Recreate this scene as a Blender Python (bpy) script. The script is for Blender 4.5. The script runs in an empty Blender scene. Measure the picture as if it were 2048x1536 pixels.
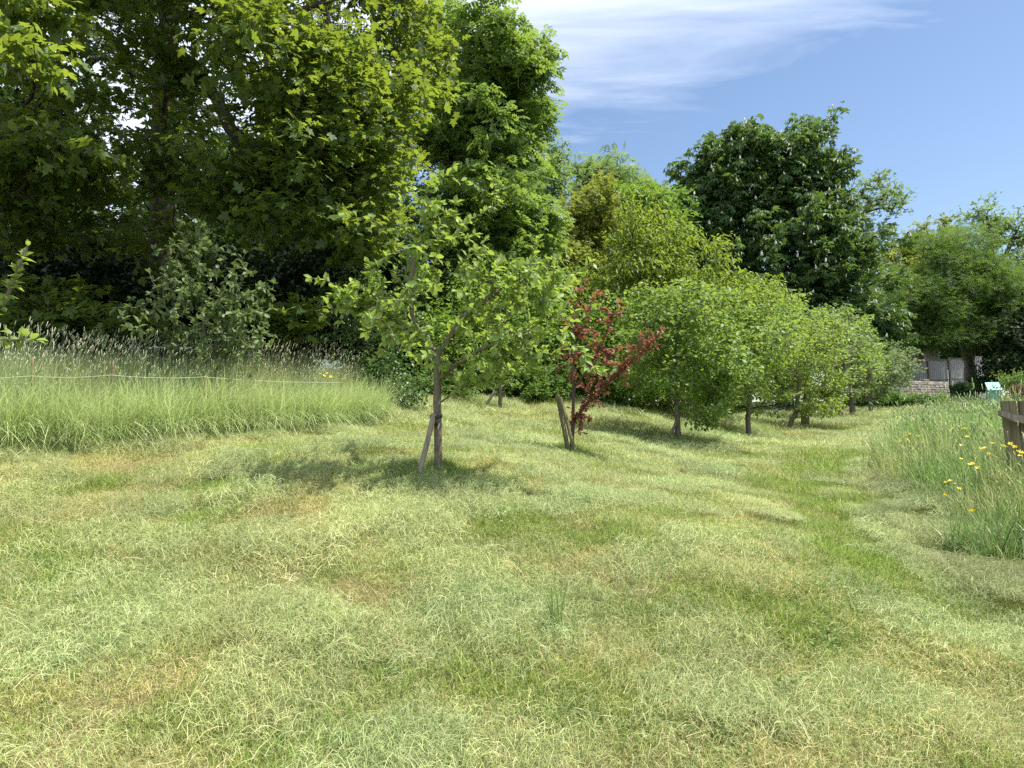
import bpy, math, random
import numpy as np
from mathutils import Vector, Matrix, Euler

random.seed(11)
rng = np.random.default_rng(11)
SC = bpy.context.scene
COL = SC.collection
PI = math.pi

# ------------------------------------------------------------------ camera
CAM_H, PITCH, ROLL, FPX = 1.55, math.radians(3.1), math.radians(-1.5), 1500.0
CAM_ROT = Matrix.Rotation(PI / 2 + PITCH, 3, 'X') @ Matrix.Rotation(ROLL, 3, 'Z')
cam_data = bpy.data.cameras.new('camera')
cam_data.sensor_width = 36.0
cam_data.lens = 36.0 * FPX / 2048.0
cam_data.clip_start = 0.05
cam_data.clip_end = 3000
cam = bpy.data.objects.new('camera', cam_data)
COL.objects.link(cam)
cam.matrix_world = Matrix.Translation((0, 0, CAM_H)) @ CAM_ROT.to_4x4()
SC.camera = cam

# ------------------------------------------------------------------ sun, sky, exposure
SUN_DIR = Vector((0.85, 0.10, 0.0)).normalized()
SUN_EL = math.radians(64)
SUN_AZ = math.atan2(SUN_DIR.x, SUN_DIR.y)
sd = Vector((SUN_DIR.x * math.cos(SUN_EL), SUN_DIR.y * math.cos(SUN_EL), math.sin(SUN_EL)))
sun_data = bpy.data.lights.new('sun', 'SUN')
sun_data.energy = 5.0
sun_data.angle = math.radians(0.53)
sun_data.color = (1.0, 0.95, 0.86)
sun = bpy.data.objects.new('sun', sun_data)
COL.objects.link(sun)
sun.rotation_euler = (-sd).to_track_quat('-Z', 'Y').to_euler()
sun.location = (20, 10, 40)

world = bpy.data.worlds.new('World')
SC.world = world
world.use_nodes = True
wn, wl = world.node_tree.nodes, world.node_tree.links
wn.clear()
def N(nodes, t, **kw):
    n = nodes.new(t)
    for k, v in kw.items():
        setattr(n, k, v)
    return n
w_out = N(wn, 'ShaderNodeOutputWorld')
w_bg = N(wn, 'ShaderNodeBackground')
w_sky = N(wn, 'ShaderNodeTexSky', sky_type='NISHITA', sun_disc=False, sun_elevation=SUN_EL, sun_rotation=SUN_AZ,
          altitude=0, air_density=1.0, dust_density=0.6, ozone_density=2.6)
w_bg.inputs['Strength'].default_value = 0.088
# thin cirrus lying on a plane high above: plane coordinates = direction.xy / direction.z
w_tc = N(wn, 'ShaderNodeTexCoord')
w_sep = N(wn, 'ShaderNodeSeparateXYZ')
wl.new(w_tc.outputs['Generated'], w_sep.inputs[0])
def wmath(op, a, b=None, clamp=False):
    n = N(wn, 'ShaderNodeMath', operation=op, use_clamp=clamp)
    for i, x in enumerate((a, b)):
        if x is None: continue
        if isinstance(x, (int, float)): n.inputs[i].default_value = x
        else: wl.new(x, n.inputs[i])
    return n.outputs[0]
zc = wmath('MAXIMUM', w_sep.outputs['Z'], 0.05)
px = wmath('DIVIDE', w_sep.outputs['X'], zc)
py = wmath('DIVIDE', w_sep.outputs['Y'], zc)
w_cmb = N(wn, 'ShaderNodeCombineXYZ')
wl.new(px, w_cmb.inputs[0]); wl.new(py, w_cmb.inputs[1])
w_map = N(wn, 'ShaderNodeMapping')
w_map.inputs['Rotation'].default_value = (0, 0, math.radians(31))
w_map.inputs['Scale'].default_value = (0.55, 1.7, 1)
wl.new(w_cmb.outputs[0], w_map.inputs[0])
w_no = N(wn, 'ShaderNodeTexNoise')
w_no.inputs['Scale'].default_value = 1.6
w_no.inputs['Detail'].default_value = 7
w_no.inputs['Roughness'].default_value = 0.56
w_no.inputs['Distortion'].default_value = 0.5
wl.new(w_map.outputs[0], w_no.inputs['Vector'])
edge = wmath('SUBTRACT', wmath('SUBTRACT', 2.50, wmath('MULTIPLY', px, 0.78)), py)     # > 0 on the cloudy side
edge = wmath('MULTIPLY', edge, 1.25)
dens = wmath('ADD', edge, wmath('MULTIPLY', wmath('SUBTRACT', w_no.outputs[0], 0.5), 2.9))
dens = wmath('MULTIPLY', wmath('ADD', dens, 0.28), 0.72, clamp=True)
dens = wmath('MULTIPLY', dens, 0.82)
w_mix = N(wn, 'ShaderNodeMix', data_type='RGBA')
wl.new(dens, w_mix.inputs[0])
wl.new(w_sky.outputs[0], w_mix.inputs[6])
w_mix.inputs[7].default_value = (7.4, 8.0, 9.2, 1)
wl.new(w_mix.outputs[2], w_bg.inputs['Color'])
wl.new(w_bg.outputs[0], w_out.inputs[0])

SC.view_settings.view_transform = 'Standard'
SC.view_settings.look = 'None'
SC.view_settings.exposure = 0.97
SC.view_settings.gamma = 1
SC.view_settings.use_curve_mapping = False
cy = SC.cycles
cy.max_bounces = 8
cy.diffuse_bounces = 4
cy.glossy_bounces = 2
cy.transmission_bounces = 5
cy.transparent_max_bounces = 4
cy.sample_clamp_indirect = 6
cy.caustics_reflective = False
cy.caustics_refractive = False
cy.use_adaptive_sampling = False
cy.use_denoising = False

# ------------------------------------------------------------------ placing helpers
def ray(u, v):
    return CAM_ROT @ Vector(((u - 1024) / FPX, -(v - 768) / FPX, -1))
def at(u, v, Y):
    d = ray(u, v)
    return Vector((0, 0, CAM_H)) + d * (Y / d.y)

# ground heights: a thin plate through spot heights surveyed across the slope
SPOTS = [(1024, 1536, 3.0), (0, 1536, 3.0), (2048, 1536, 2.95), (1024, 1150, 4.55), (0, 1150, 4.6), (1600, 1150, 4.7), (876, 945, 6.5), (0, 895, 6.9),
         (-300, 905, 6.4), (300, 880, 7.6), (500, 865, 8.4), (720, 850, 9.6), (780, 815, 11.2), (1000, 826, 12.5), (1142, 910, 8.75), (1357, 886, 12.2),
         (1497, 879, 16.5), (1575, 870, 20.5), (1610, 858, 22.5), (1686, 845, 28), (1706, 838, 31), (1743, 832, 36), (1130, 806, 15.5), (1250, 822, 16),
         (1400, 832, 19), (1810, 822, 42), (1745, 960, 9.2), (1950, 1120, 5.6), (1800, 870, 17), (1640, 1000, 8.0), (2000, 1010, 6.9), (1855, 832, 30)]
SP = [tuple(at(*s)) for s in SPOTS]
SP += [(0, -1, -0.08), (-5, -1, -0.1), (5, -1, -0.1), (-3, 0.5, 0), (3, 0.5, 0), (0, 1, 0.02), (-12, 2, 0.9), (-12, 9, 2.0), (-9, 13, 2.3), (-16, 22, 2.6), (-4, 22, 2.4),
       (9, 6.5, 0.7), (14, 17, 1.25), (22, 30, 1.7), (30, 42, 2.2), (26, 55, 2.6), (36, 62, 2.7), (2, 45, 3.0), (-20, 50, 3.2), (10, 62, 3.0), (60, 62, 2.4), (50, 20, 1.0), (-35, 20, 2.6), (12, 2, 0.0)]
SP = np.array(SP)
def _phi(r2):
    return r2 * np.log(r2 + 1e-9)
_n = len(SP)
_K = _phi(((SP[:, None, :2] - SP[None, :, :2]) ** 2).sum(-1)) + np.eye(_n) * 0.05
_Pm = np.c_[np.ones(_n), SP[:, :2]]
_A = np.block([[_K, _Pm], [_Pm.T, np.zeros((3, 3))]])
_W = np.linalg.solve(_A, np.r_[SP[:, 2], np.zeros(3)])

def hash2(ix, iy, seed):
    h = np.sin(ix * 127.1 + iy * 311.7 + seed * 74.7) * 43758.5453
    return h - np.floor(h)
def vnoise(x, y, s, seed=0):
    x = np.asarray(x, float) / s; y = np.asarray(y, float) / s
    ix, iy = np.floor(x), np.floor(y); fx, fy = x - ix, y - iy
    fx = fx * fx * (3 - 2 * fx); fy = fy * fy * (3 - 2 * fy)
    a = hash2(ix, iy, seed); b = hash2(ix + 1, iy, seed); c = hash2(ix, iy + 1, seed); d = hash2(ix + 1, iy + 1, seed)
    return (a * (1 - fx) + b * fx) * (1 - fy) + (c * (1 - fx) + d * fx) * fy
def fbm(x, y, s, seed=0, o=3):
    t = 0; a = .5; n = 0
    for i in range(o):
        t = t + a * vnoise(x, y, s / 2 ** i, seed + i * 13); n += a; a *= .55
    return t / n
def gz(x, y):
    x = np.atleast_1d(np.asarray(x, float)); y = np.atleast_1d(np.asarray(y, float))
    xc = np.clip(x, -40, 65); yc = np.clip(y, -4, 70)
    out = np.empty_like(xc)
    for i in range(0, len(xc), 20000):
        a, b = xc[i:i + 20000], yc[i:i + 20000]
        r2 = (a[:, None] - SP[None, :, 0]) ** 2 + (b[:, None] - SP[None, :, 1]) ** 2
        out[i:i + 20000] = _phi(r2) @ _W[:_n] + _W[_n] + _W[_n + 1] * a + _W[_n + 2] * b
    out += (fbm(x, y, 1.3, 5) - .5) * 0.09 + (fbm(x, y, .35, 9, 2) - .5) * 0.07
    return out
def gz1(x, y):
    return float(gz([x], [y])[0])
def on_ground(u, v, h=0.0, y0=2.0, y1=60.0):
    Y = np.geomspace(y0, y1, 1500)
    d = ray(u, v); k = Y / d.y
    x, z = d.x * k, CAM_H + d.z * k
    below = (z - gz(x, Y)) < h
    i = int(np.argmax(below)) if below.any() else len(Y) - 1
    return Vector((x[i], Y[i], z[i]))
def base_at(u, v, Y):
    p = at(u, v, Y)
    p.z = gz1(p.x, p.y) - 0.02
    return p

# ------------------------------------------------------------------ mesh and object helpers
def mesh_np(name, V, F, mat=None, attr=None, smooth=False):
    """V (n,3), F (m,3) triangles"""
    me = bpy.data.meshes.new(name)
    V = np.ascontiguousarray(V, np.float32); F = np.ascontiguousarray(F, np.int32)
    me.vertices.add(len(V)); me.vertices.foreach_set('co', V.ravel())
    me.loops.add(F.size); me.loops.foreach_set('vertex_index', F.ravel())
    me.polygons.add(len(F))
    me.polygons.foreach_set('loop_start', np.arange(0, F.size, F.shape[1], dtype=np.int32))
    me.polygons.foreach_set('loop_total', np.full(len(F), F.shape[1], np.int32))
    if smooth:
        me.polygons.foreach_set('use_smooth', np.ones(len(F), bool))
    if attr is not None:
        a = me.attributes.new('v', 'FLOAT', 'POINT')
        a.data.foreach_set('value', np.ascontiguousarray(attr, np.float32))
    me.update(calc_edges=True)
    if mat: me.materials.append(mat)
    return me
def link(name, data, parent=None, loc=None):
    o = bpy.data.objects.new(name, data)
    COL.objects.link(o)
    if parent is not None: o.parent = parent
    if loc is not None: o.location = loc
    return o
def tag(o, label=None, cat=None, group=None, kind=None):
    for k, x in (('label', label), ('category', cat), ('group', group), ('kind', kind)):
        if x: o[k] = x
    return o
def empty(name, loc, label, cat, group=None):
    o = bpy.data.objects.new(name, None)
    COL.objects.link(o); o.location = loc; o.empty_display_size = .2
    return tag(o, label, cat, group)

class MB:
    """collects simple solids into one mesh"""
    def __init__(s): s.v, s.f = [], []
    def box(s, cx, cy, cz, sx, sy, sz, rot=None, jit=0.0):
        b = len(s.v)
        for dx in (-.5, .5):
            for dy in (-.5, .5):
                for dz in (-.5, .5):
                    p = Vector((dx * sx, dy * sy, dz * sz))
                    if jit: p += Vector([random.uniform(-jit, jit) for _ in range(3)])
                    if rot: p = rot @ p
                    s.v.append((cx + p.x, cy + p.y, cz + p.z))
        for q in ((0, 1, 3, 2), (4, 6, 7, 5), (0, 4, 5, 1), (2, 3, 7, 6), (0, 2, 6, 4), (1, 5, 7, 3)):
            s.f.append(tuple(b + i for i in q))
        return s
    def tube(s, pts, rad, k=8, cap=True):
        pts = [Vector(p) for p in pts]
        b = len(s.v); n = len(pts)
        for i, p in enumerate(pts):
            t = (pts[min(i + 1, n - 1)] - pts[max(i - 1, 0)]).normalized()
            a = t.cross(Vector((0, 1, 0.13)) if abs(t.y) < .9 else Vector((1, 0, 0))).normalized(); c = t.cross(a)
            r = rad[i] if hasattr(rad, '__len__') else rad
            for j in range(k):
                q = 2 * PI * j / k
                s.v.append(tuple(p + a * (math.cos(q) * r) + c * (math.sin(q) * r)))
        for i in range(n - 1):
            for j in range(k):
                s.f.append((b + i * k + j, b + i * k + (j + 1) % k, b + (i + 1) * k + (j + 1) % k, b + (i + 1) * k + j))
        if cap:
            s.f.append(tuple(b + j for j in range(k))); s.f.append(tuple(b + (n - 1) * k + j for j in reversed(range(k))))
        return s
    def mesh(s, name, mat, smooth=False):
        me = bpy.data.meshes.new(name); me.from_pydata(s.v, [], s.f); me.update()
        import bmesh
        bm = bmesh.new(); bm.from_mesh(me); bmesh.ops.recalc_face_normals(bm, faces=bm.faces); bm.to_mesh(me); bm.free()
        if smooth:
            for p in me.polygons: p.use_smooth = True
        me.materials.append(mat); return me
    def build(s, name, mat, parent=None, smooth=False):
        return link(name, s.mesh(name, mat, smooth), parent)

# ------------------------------------------------------------------ materials
def new_mat(name):
    m = bpy.data.materials.new(name); m.use_nodes = True
    m.node_tree.nodes.clear()
    return m, m.node_tree.nodes, m.node_tree.links
def C4(c): return (c[0], c[1], c[2], 1)
def ramp(nodes, stops):
    r = N(nodes, 'ShaderNodeValToRGB')
    e = r.color_ramp.elements
    while len(e) < len(stops): e.new(0.5)
    for i, (p, c) in enumerate(stops):
        e[i].position = p; e[i].color = C4(c)
    return r

def leaf_mat(name, dark, light, trans, under=None, t=0.42, rough=0.58, spec=0.2, extra=None):
    m, n, l = new_mat(name)
    out = N(n, 'ShaderNodeOutputMaterial')
    at_ = N(n, 'ShaderNodeAttribute', attribute_name='v')
    stops = [(0.0, dark), (1.0, light)]
    if extra: stops = [(0.0, dark), (0.86, light), (1.0, extra)]
    r = ramp(n, stops)
    l.new(at_.outputs['Fac'], r.inputs[0])
    col = r.outputs[0]
    if under:
        g = N(n, 'ShaderNodeNewGeometry')
        mx = N(n, 'ShaderNodeMix', data_type='RGBA')
        l.new(g.outputs['Backfacing'], mx.inputs[0]); l.new(col, mx.inputs[6]); mx.inputs[7].default_value = C4(under)
        col = mx.outputs[2]
    p = N(n, 'ShaderNodeBsdfPrincipled')
    p.inputs['Roughness'].default_value = rough
    p.inputs['Specular IOR Level'].default_value = spec
    l.new(col, p.inputs['Base Color'])
    tr = N(n, 'ShaderNodeBsdfTranslucent')
    mt = N(n, 'ShaderNodeMix', data_type='RGBA'); mt.inputs[0].default_value = 0.65
    l.new(r.outputs[0], mt.inputs[6]); mt.inputs[7].default_value = C4(trans)
    l.new(mt.outputs[2], tr.inputs[0])
    ms = N(n, 'ShaderNodeMixShader'); ms.inputs[0].default_value = t
    l.new(p.outputs[0], ms.inputs[1]); l.new(tr.outputs[0], ms.inputs[2]); l.new(ms.outputs[0], out.inputs[0])
    return m

def blade_mat(name, stops, t=0.3, rough=0.5, tint=True):
    m, n, l = new_mat(name)
    out = N(n, 'ShaderNodeOutputMaterial')
    at_ = N(n, 'ShaderNodeAttribute', attribute_name='v')
    r = ramp(n, stops); l.new(at_.outputs['Fac'], r.inputs[0])
    col = r.outputs[0]
    if tint:
        ti = N(n, 'ShaderNodeAttribute', attribute_name='tint', attribute_type='INSTANCER')
        mx = N(n, 'ShaderNodeMix', data_type='RGBA', blend_type='MULTIPLY'); mx.inputs[0].default_value = 1
        l.new(col, mx.inputs[6]); l.new(ti.outputs['Color'], mx.inputs[7])
        col = mx.outputs[2]
    p = N(n, 'ShaderNodeBsdfPrincipled')
    p.inputs['Roughness'].default_value = rough
    p.inputs['Specular IOR Level'].default_value = 0.3
    l.new(col, p.inputs['Base Color'])
    tr = N(n, 'ShaderNodeBsdfTranslucent'); l.new(col, tr.inputs[0])
    ms = N(n, 'ShaderNodeMixShader'); ms.inputs[0].default_value = t
    l.new(p.outputs[0], ms.inputs[1]); l.new(tr.outputs[0], ms.inputs[2]); l.new(ms.outputs[0], out.inputs[0])
    return m

def rough_mat(name, c1, c2, scale=6, stretch=(1, 1, 1), bump=0.4, rough=0.9, detail=6):
    m, n, l = new_mat(name)
    out = N(n, 'ShaderNodeOutputMaterial'); p = N(n, 'ShaderNodeBsdfPrincipled')
    p.inputs['Roughness'].default_value = rough; p.inputs['Specular IOR Level'].default_value = 0.2
    tc = N(n, 'ShaderNodeTexCoord'); mp = N(n, 'ShaderNodeMapping'); mp.inputs['Scale'].default_value = stretch
    l.new(tc.outputs['Object'], mp.inputs[0])
    no = N(n, 'ShaderNodeTexNoise'); no.inputs['Scale'].default_value = scale; no.inputs['Detail'].default_value = detail; no.inputs['Roughness'].default_value = .65
    l.new(mp.outputs[0], no.inputs['Vector'])
    r = ramp(n, [(0.3, c1), (0.7, c2)]); l.new(no.outputs[0], r.inputs[0])
    oi = N(n, 'ShaderNodeObjectInfo')
    hv = N(n, 'ShaderNodeHueSaturation')
    mr = N(n, 'ShaderNodeMapRange'); mr.inputs[3].default_value = 0.82; mr.inputs[4].default_value = 1.18
    l.new(oi.outputs['Random'], mr.inputs[0]); l.new(mr.outputs[0], hv.inputs['Value'])
    l.new(r.outputs[0], hv.inputs['Color']); l.new(hv.outputs[0], p.inputs['Base Color'])
    b = N(n, 'ShaderNodeBump'); b.inputs['Strength'].default_value = bump; b.inputs['Distance'].default_value = 0.02
    l.new(no.outputs[0], b.inputs['Height']); l.new(b.outputs[0], p.inputs['Normal'])
    l.new(p.outputs[0], out.inputs[0])
    return m

M_bark_grey = rough_mat('bark_grey', (.085, .072, .052), (.25, .215, .165), 34, (1, 1, .35), .7)
M_bark_dark = rough_mat('bark_dark', (.03, .026, .02), (.085, .072, .055), 9, (1, 1, .3))
M_bark_plum = rough_mat('bark_plum', (.06, .04, .035), (.15, .11, .09), 18, (1, 1, .3))
M_wood_old = rough_mat('weathered_wood', (.15, .125, .095), (.33, .29, .23), 16, (2.2, 2.2, .16), .5)
M_wood_green = rough_mat('algae_wood', (.08, .075, .04), (.21, .18, .12), 16, (2.2, 2.2, .16), .5)
M_cane = rough_mat('bamboo', (.16, .11, .06), (.28, .20, .11), 9, (1, 1, .2), .1)
M_panel = rough_mat('fence_panel_wood', (.36, .36, .35), (.54, .54, .53), 8, (3, 3, .2), .3)
M_stone = rough_mat('stone', (.20, .18, .15), (.40, .36, .30), 7, (1, 1, 1), .5)
M_mortar = rough_mat('mortar', (.20, .18, .15), (.30, .27, .23), 20, (1, 1, 1), .4)
M_render = rough_mat('building_render', (.11, .09, .075), (.18, .15, .125), 4, (1, 1, 1), .1)
M_roof = rough_mat('roof_tile', (.10, .06, .045), (.2, .12, .09), 10, (1, 1, 1), .3)
def plain(name, c, rough=.5, t=0):
    m, n, l = new_mat(name)
    out = N(n, 'ShaderNodeOutputMaterial'); p = N(n, 'ShaderNodeBsdfPrincipled')
    no = N(n, 'ShaderNodeTexNoise'); no.inputs['Scale'].default_value = 9
    r = ramp(n, [(0.3, tuple(x * .82 for x in c)), (0.7, c)]); l.new(no.outputs[0], r.inputs[0])
    l.new(r.outputs[0], p.inputs['Base Color']); p.inputs['Roughness'].default_value = rough
    if t:
        tr = N(n, 'ShaderNodeBsdfTranslucent'); l.new(r.outputs[0], tr.inputs[0])
        ms = N(n, 'ShaderNodeMixShader'); ms.inputs[0].default_value = t
        l.new(p.outputs[0], ms.inputs[1]); l.new(tr.outputs[0], ms.inputs[2]); l.new(ms.outputs[0], out.inputs[0])
    else: l.new(p.outputs[0], out.inputs[0])
    return m
M_string = plain('string', (.62, .60, .50), .7)
M_turq = plain('turquoise_plastic', (.30, .58, .54), .75)
M_turq_d = plain('turquoise_plastic_side', (.12, .34, .31), .4)
M_yellow = plain('yellow_petal', (.85, .66, .02), .35, .3)
M_white = plain('white_petal', (.75, .76, .70), .6, .25)
M_stem = plain('stem_green', (.13, .2, .06), .6, .2)
M_candle = plain('blossom_cream', (.74, .71, .62), .8, .2)
M_tie = plain('rubber_tie', (.03, .03, .028), .6)

L_syc = leaf_mat('sycamore_leaf', (.022, .058, .013), (.12, .19, .038), (.37, .47, .035), under=(.10, .155, .06), t=.46, rough=.5, spec=.3)  # dark end lowered to put deep crown shade into the leaf colour
L_shade = leaf_mat('wood_shade_leaf', (.02, .045, .012), (.05, .095, .022), (.10, .18, .02), t=.25, rough=.5, spec=.3)  # leaf colour darkened to paint in the shade inside the wood
L_apple = leaf_mat('apple_leaf', (.12, .20, .04), (.26, .37, .085), (.46, .60, .06), under=(.25, .33, .15), t=.40, rough=.5, spec=.3)
L_quince = leaf_mat('grey_green_leaf', (.07, .12, .035), (.15, .225, .075), (.22, .30, .06), under=(.18, .24, .12), t=.3, rough=.55, spec=.3)
L_plum = leaf_mat('plum_leaf', (.14, .05, .042), (.32, .14, .095), (.50, .18, .09), t=.38, rough=.5, spec=.3, extra=(.20, .17, .06))
L_row = leaf_mat('fruit_tree_leaf', (.08, .15, .03), (.185, .29, .058), (.40, .54, .06), under=(.16, .24, .1), t=.40, rough=.5, spec=.3)
L_row2 = leaf_mat('pear_leaf', (.09, .16, .03), (.21, .31, .06), (.44, .56, .06), under=(.18, .26, .11), t=.40, rough=.5, spec=.3)
L_grey = leaf_mat('dusty_leaf', (.10, .155, .06), (.2, .275, .115), (.3, .4, .1), under=(.2, .26, .15), t=.35)
L_cherry = leaf_mat('cherry_leaf', (.085, .15, .022), (.19, .28, .042), (.38, .48, .045), t=.45, rough=.45)
L_hedge = leaf_mat('hedge_leaf', (.06, .13, .02), (.14, .245, .04), (.28, .44, .04), t=.40, rough=.45)
L_ivy = leaf_mat('glossy_leaf', (.035, .085, .02), (.085, .165, .04), (.18, .3, .04), t=.25, rough=.42, spec=.4)
L_ash = leaf_mat('ash_leaf', (.065, .125, .025), (.155, .24, .055), (.32, .46, .06), t=.46, rough=.45)
L_olive = leaf_mat('olive_leaf', (.10, .14, .025), (.21, .25, .045), (.36, .42, .05), t=.40, extra=(.22, .19, .07))
L_pale = leaf_mat('pale_leaf', (.10, .17, .05), (.19, .28, .09), (.3, .42, .09), t=.40)
L_chest = leaf_mat('chestnut_leaf', (.035, .08, .022), (.09, .165, .045), (.20, .32, .04), t=.32, rough=.5, spec=.3)
L_feather = leaf_mat('feathery_leaf', (.05, .105, .025), (.115, .195, .045), (.26, .40, .05), t=.38)
L_dark = leaf_mat('yew_leaf', (.012, .028, .010), (.03, .055, .018), (.05, .1, .02), t=.15)
L_russet = leaf_mat('russet_leaf', (.10, .06, .04), (.20, .13, .07), (.26, .16, .06), t=.3)
L_bramble = leaf_mat('bramble_leaf', (.05, .11, .025), (.125, .21, .05), (.24, .38, .05), t=.35, extra=(.17, .14, .07))

# ground sheet: thatch of cut grass over soil; colour only, with the shade between blades painted in
def ground_material():
    m, n, l = new_mat('meadow_ground')
    out = N(n, 'ShaderNodeOutputMaterial'); p = N(n, 'ShaderNodeBsdfPrincipled')
    p.inputs['Roughness'].default_value = 1; p.inputs['Specular IOR Level'].default_value = .1
    a = N(n, 'ShaderNodeAttribute', attribute_name='gcol')
    tc = N(n, 'ShaderNodeTexCoord')
    no = N(n, 'ShaderNodeTexNoise'); no.inputs['Scale'].default_value = 38; no.inputs['Detail'].default_value = 6; no.inputs['Roughness'].default_value = .7
    l.new(tc.outputs['Object'], no.inputs['Vector'])
    r = ramp(n, [(.3, (.45, .5, .42)), (.7, (1.15, 1.1, 1.0))]); l.new(no.outputs[0], r.inputs[0])
    mx = N(n, 'ShaderNodeMix', data_type='RGBA', blend_type='MULTIPLY'); mx.inputs[0].default_value = 1
    l.new(a.outputs['Color'], mx.inputs[6]); l.new(r.outputs[0], mx.inputs[7]); l.new(mx.outputs[2], p.inputs['Base Color'])
    b = N(n, 'ShaderNodeBump'); b.inputs['Strength'].default_value = .8; b.inputs['Distance'].default_value = .04
    l.new(no.outputs[0], b.inputs['Height']); l.new(b.outputs[0], p.inputs['Normal'])
    l.new(p.outputs[0], out.inputs[0])
    return m

# ------------------------------------------------------------------ plan of the ground cover
LF = np.array([tuple(at(u, v, Y))[:2] for u, v, Y in ((-700, 935, 5.6), (-300, 905, 6.4), (0, 895, 6.9), (300, 880, 7.6), (500, 865, 8.4), (640, 855, 9.0), (745, 848, 10.0))])
RE = np.array([(3.05, 4.4), (3.15, 5.0), (3.38, 5.7), (3.88, 7.3), (4.32, 9.2), (6.3, 12.5), (8.9, 17), (16.2, 30), (22.5, 40), (26, 46)])
BK_u = np.array([0, 745, 850, 1000, 1130, 1250, 1400, 1550, 1700, 1850, 2100]); BK_y = np.array([9, 11.6, 13.4, 15, 16.2, 18, 23, 36, 43, 44, 44])
def uof(x, y): return 1024 + FPX * x / np.maximum(y, .5)
def left_front(x): return np.interp(x, LF[:, 0], LF[:, 1])
def in_left(x, y):
    wob = (vnoise(x, y, .42, 3) - .5) * .75
    return (y > left_front(x) + wob) & (uof(x, y) < 712 + 60 * (vnoise(x, y, .6, 4) - .5)) & (y < left_front(x) + 3.0)
def in_right(x, y):
    e = np.interp(y, RE[:, 1], RE[:, 0])
    wob = (vnoise(x, y, .6, 8) - .5) * .5
    return (x > e + wob) & (y > 4.45 + wob) & (y < 47)
def in_wood(x, y): return (y > np.interp(uof(x, y), BK_u, BK_y)) | ((y > left_front(x) + 2.6) & (uof(x, y) < 700))

def cover(x, y):
    """what grows where: returns straw, lush, swath weights 0..1"""
    swath = np.clip((fbm(x * 1.0 + y * .25, y, .62, 21) - .47) * 6, 0, 1)
    straw = np.clip((fbm(x, y, .8, 33) - .44) * 5, 0, 1)
    lush = np.clip((fbm(x, y, .36, 47) - .575) * 9, 0, 1)
    # the greener worn strip beside the right bank, and the paler hay near the left edge
    e = np.interp(y, RE[:, 1], RE[:, 0])
    strip = np.exp(-((x - (e - .75)) / .45) ** 2) * (y > 4.2) * (y < 13)
    lush = np.clip(lush + strip * 2.0 * np.clip(fbm(x, y, .7, 52) * 2.2 - .4, 0, 1), 0, 1)
    straw = np.clip(straw + .6 * np.exp(-((y - left_front(x) + .9) / .8) ** 2) * (x < -.5), 0, 1)
    swath = np.clip(swath + 0.9 * np.exp(-((x - (e - .05)) / .55) ** 2) * (y > 4) * (y < 9), 0, 1)
    return straw, lush, swath

def heap(x, y):
    e = np.interp(y, RE[:, 1], RE[:, 0])
    return .17 * np.exp(-((x - (e - .12)) / .34) ** 2) * (y > 4) * (y < 9.8) * np.clip(fbm(x, y, .34, 63) * 4.4 - 1.7, 0, 1)
# ---- ground sheet
def make_ground():
    xs = np.unique(np.r_[np.linspace(-900, -60, 8), np.linspace(-60, -10, 40), np.linspace(-10, 12, 150), np.linspace(12, 70, 60), np.linspace(70, 900, 8)])
    ys = np.unique(np.r_[np.linspace(-60, -4, 8), np.linspace(-4, 16, 150), np.linspace(16, 75, 70), np.linspace(75, 1200, 10)])
    X, Y = np.meshgrid(xs, ys); x, y = X.ravel(), Y.ravel()
    z = gz(x, y)
    V = np.c_[x, y, z]
    nx, ny = len(xs), len(ys)
    i = np.arange(nx * ny).reshape(ny, nx)
    F = np.c_[i[:-1, :-1].ravel(), i[:-1, 1:].ravel(), i[1:, 1:].ravel(), i[1:, :-1].ravel()]
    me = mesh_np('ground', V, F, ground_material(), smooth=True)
    st, lu, sw = cover(x, y)
    c = np.array([.15, .16, .06])[None] * np.ones((len(x), 1))  # base tone darkened to stand for shade in the gaps between blades
    c = c * (1 - st[:, None] * .8) + np.array([.25, .21, .11]) * st[:, None] * .8
    c = c * (1 - lu[:, None] * .8) + np.array([.09, .16, .03]) * lu[:, None] * .8
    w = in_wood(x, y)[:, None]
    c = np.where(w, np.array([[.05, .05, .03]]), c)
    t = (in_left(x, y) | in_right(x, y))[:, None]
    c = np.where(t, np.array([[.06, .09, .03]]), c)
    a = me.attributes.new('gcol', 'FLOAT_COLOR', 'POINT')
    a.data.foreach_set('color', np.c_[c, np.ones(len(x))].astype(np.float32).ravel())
    return tag(link('ground', me), kind='structure')
make_ground()

# ------------------------------------------------------------------ leaves
def tpl(v, f): return np.array(v, float), np.array(f, int)
T_OVAL = tpl([(0, 0, 0), (-.24, .26, .06), (.24, .26, .06), (0, .3, -.01), (-.27, .6, .05), (.27, .6, .05), (0, .63, -.04), (0, 1, -.12)],
             [(0, 3, 1), (0, 2, 3), (1, 3, 6), (1, 6, 4), (3, 2, 5), (3, 5, 6), (4, 6, 7), (6, 5, 7)])
_half = [(-.30, -.06, -.02), (-.40, .10, -.06), (-.24, .20, 0), (-.40, .36, -.02), (-.56, .56, -.10), (-.34, .56, -.02), (-.20, .52, .01), (-.24, .74, -.04), (-.12, .84, -.06)]
_out = [(0, 0, 0)] + _half + [(0, 1.04, -.13)] + [(-a, b, c) for a, b, c in reversed(_half)]
T_SYC = tpl([(0, .38, -.03)] + _out, [(0, i + 1, (i + 1) % len(_out) + 1) for i in range(len(_out))])
T_SYC = (T_SYC[0], T_SYC[1][:, ::-1])
def diamond(w, drop=.08, fold=.06): return tpl([(0, 0, 0), (-w, .45, fold), (0, 1, -drop), (w, .45, fold)], [(0, 3, 2), (0, 2, 1)])
T_D = diamond(.30)
T_LONG = diamond(.19, .22)
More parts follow.
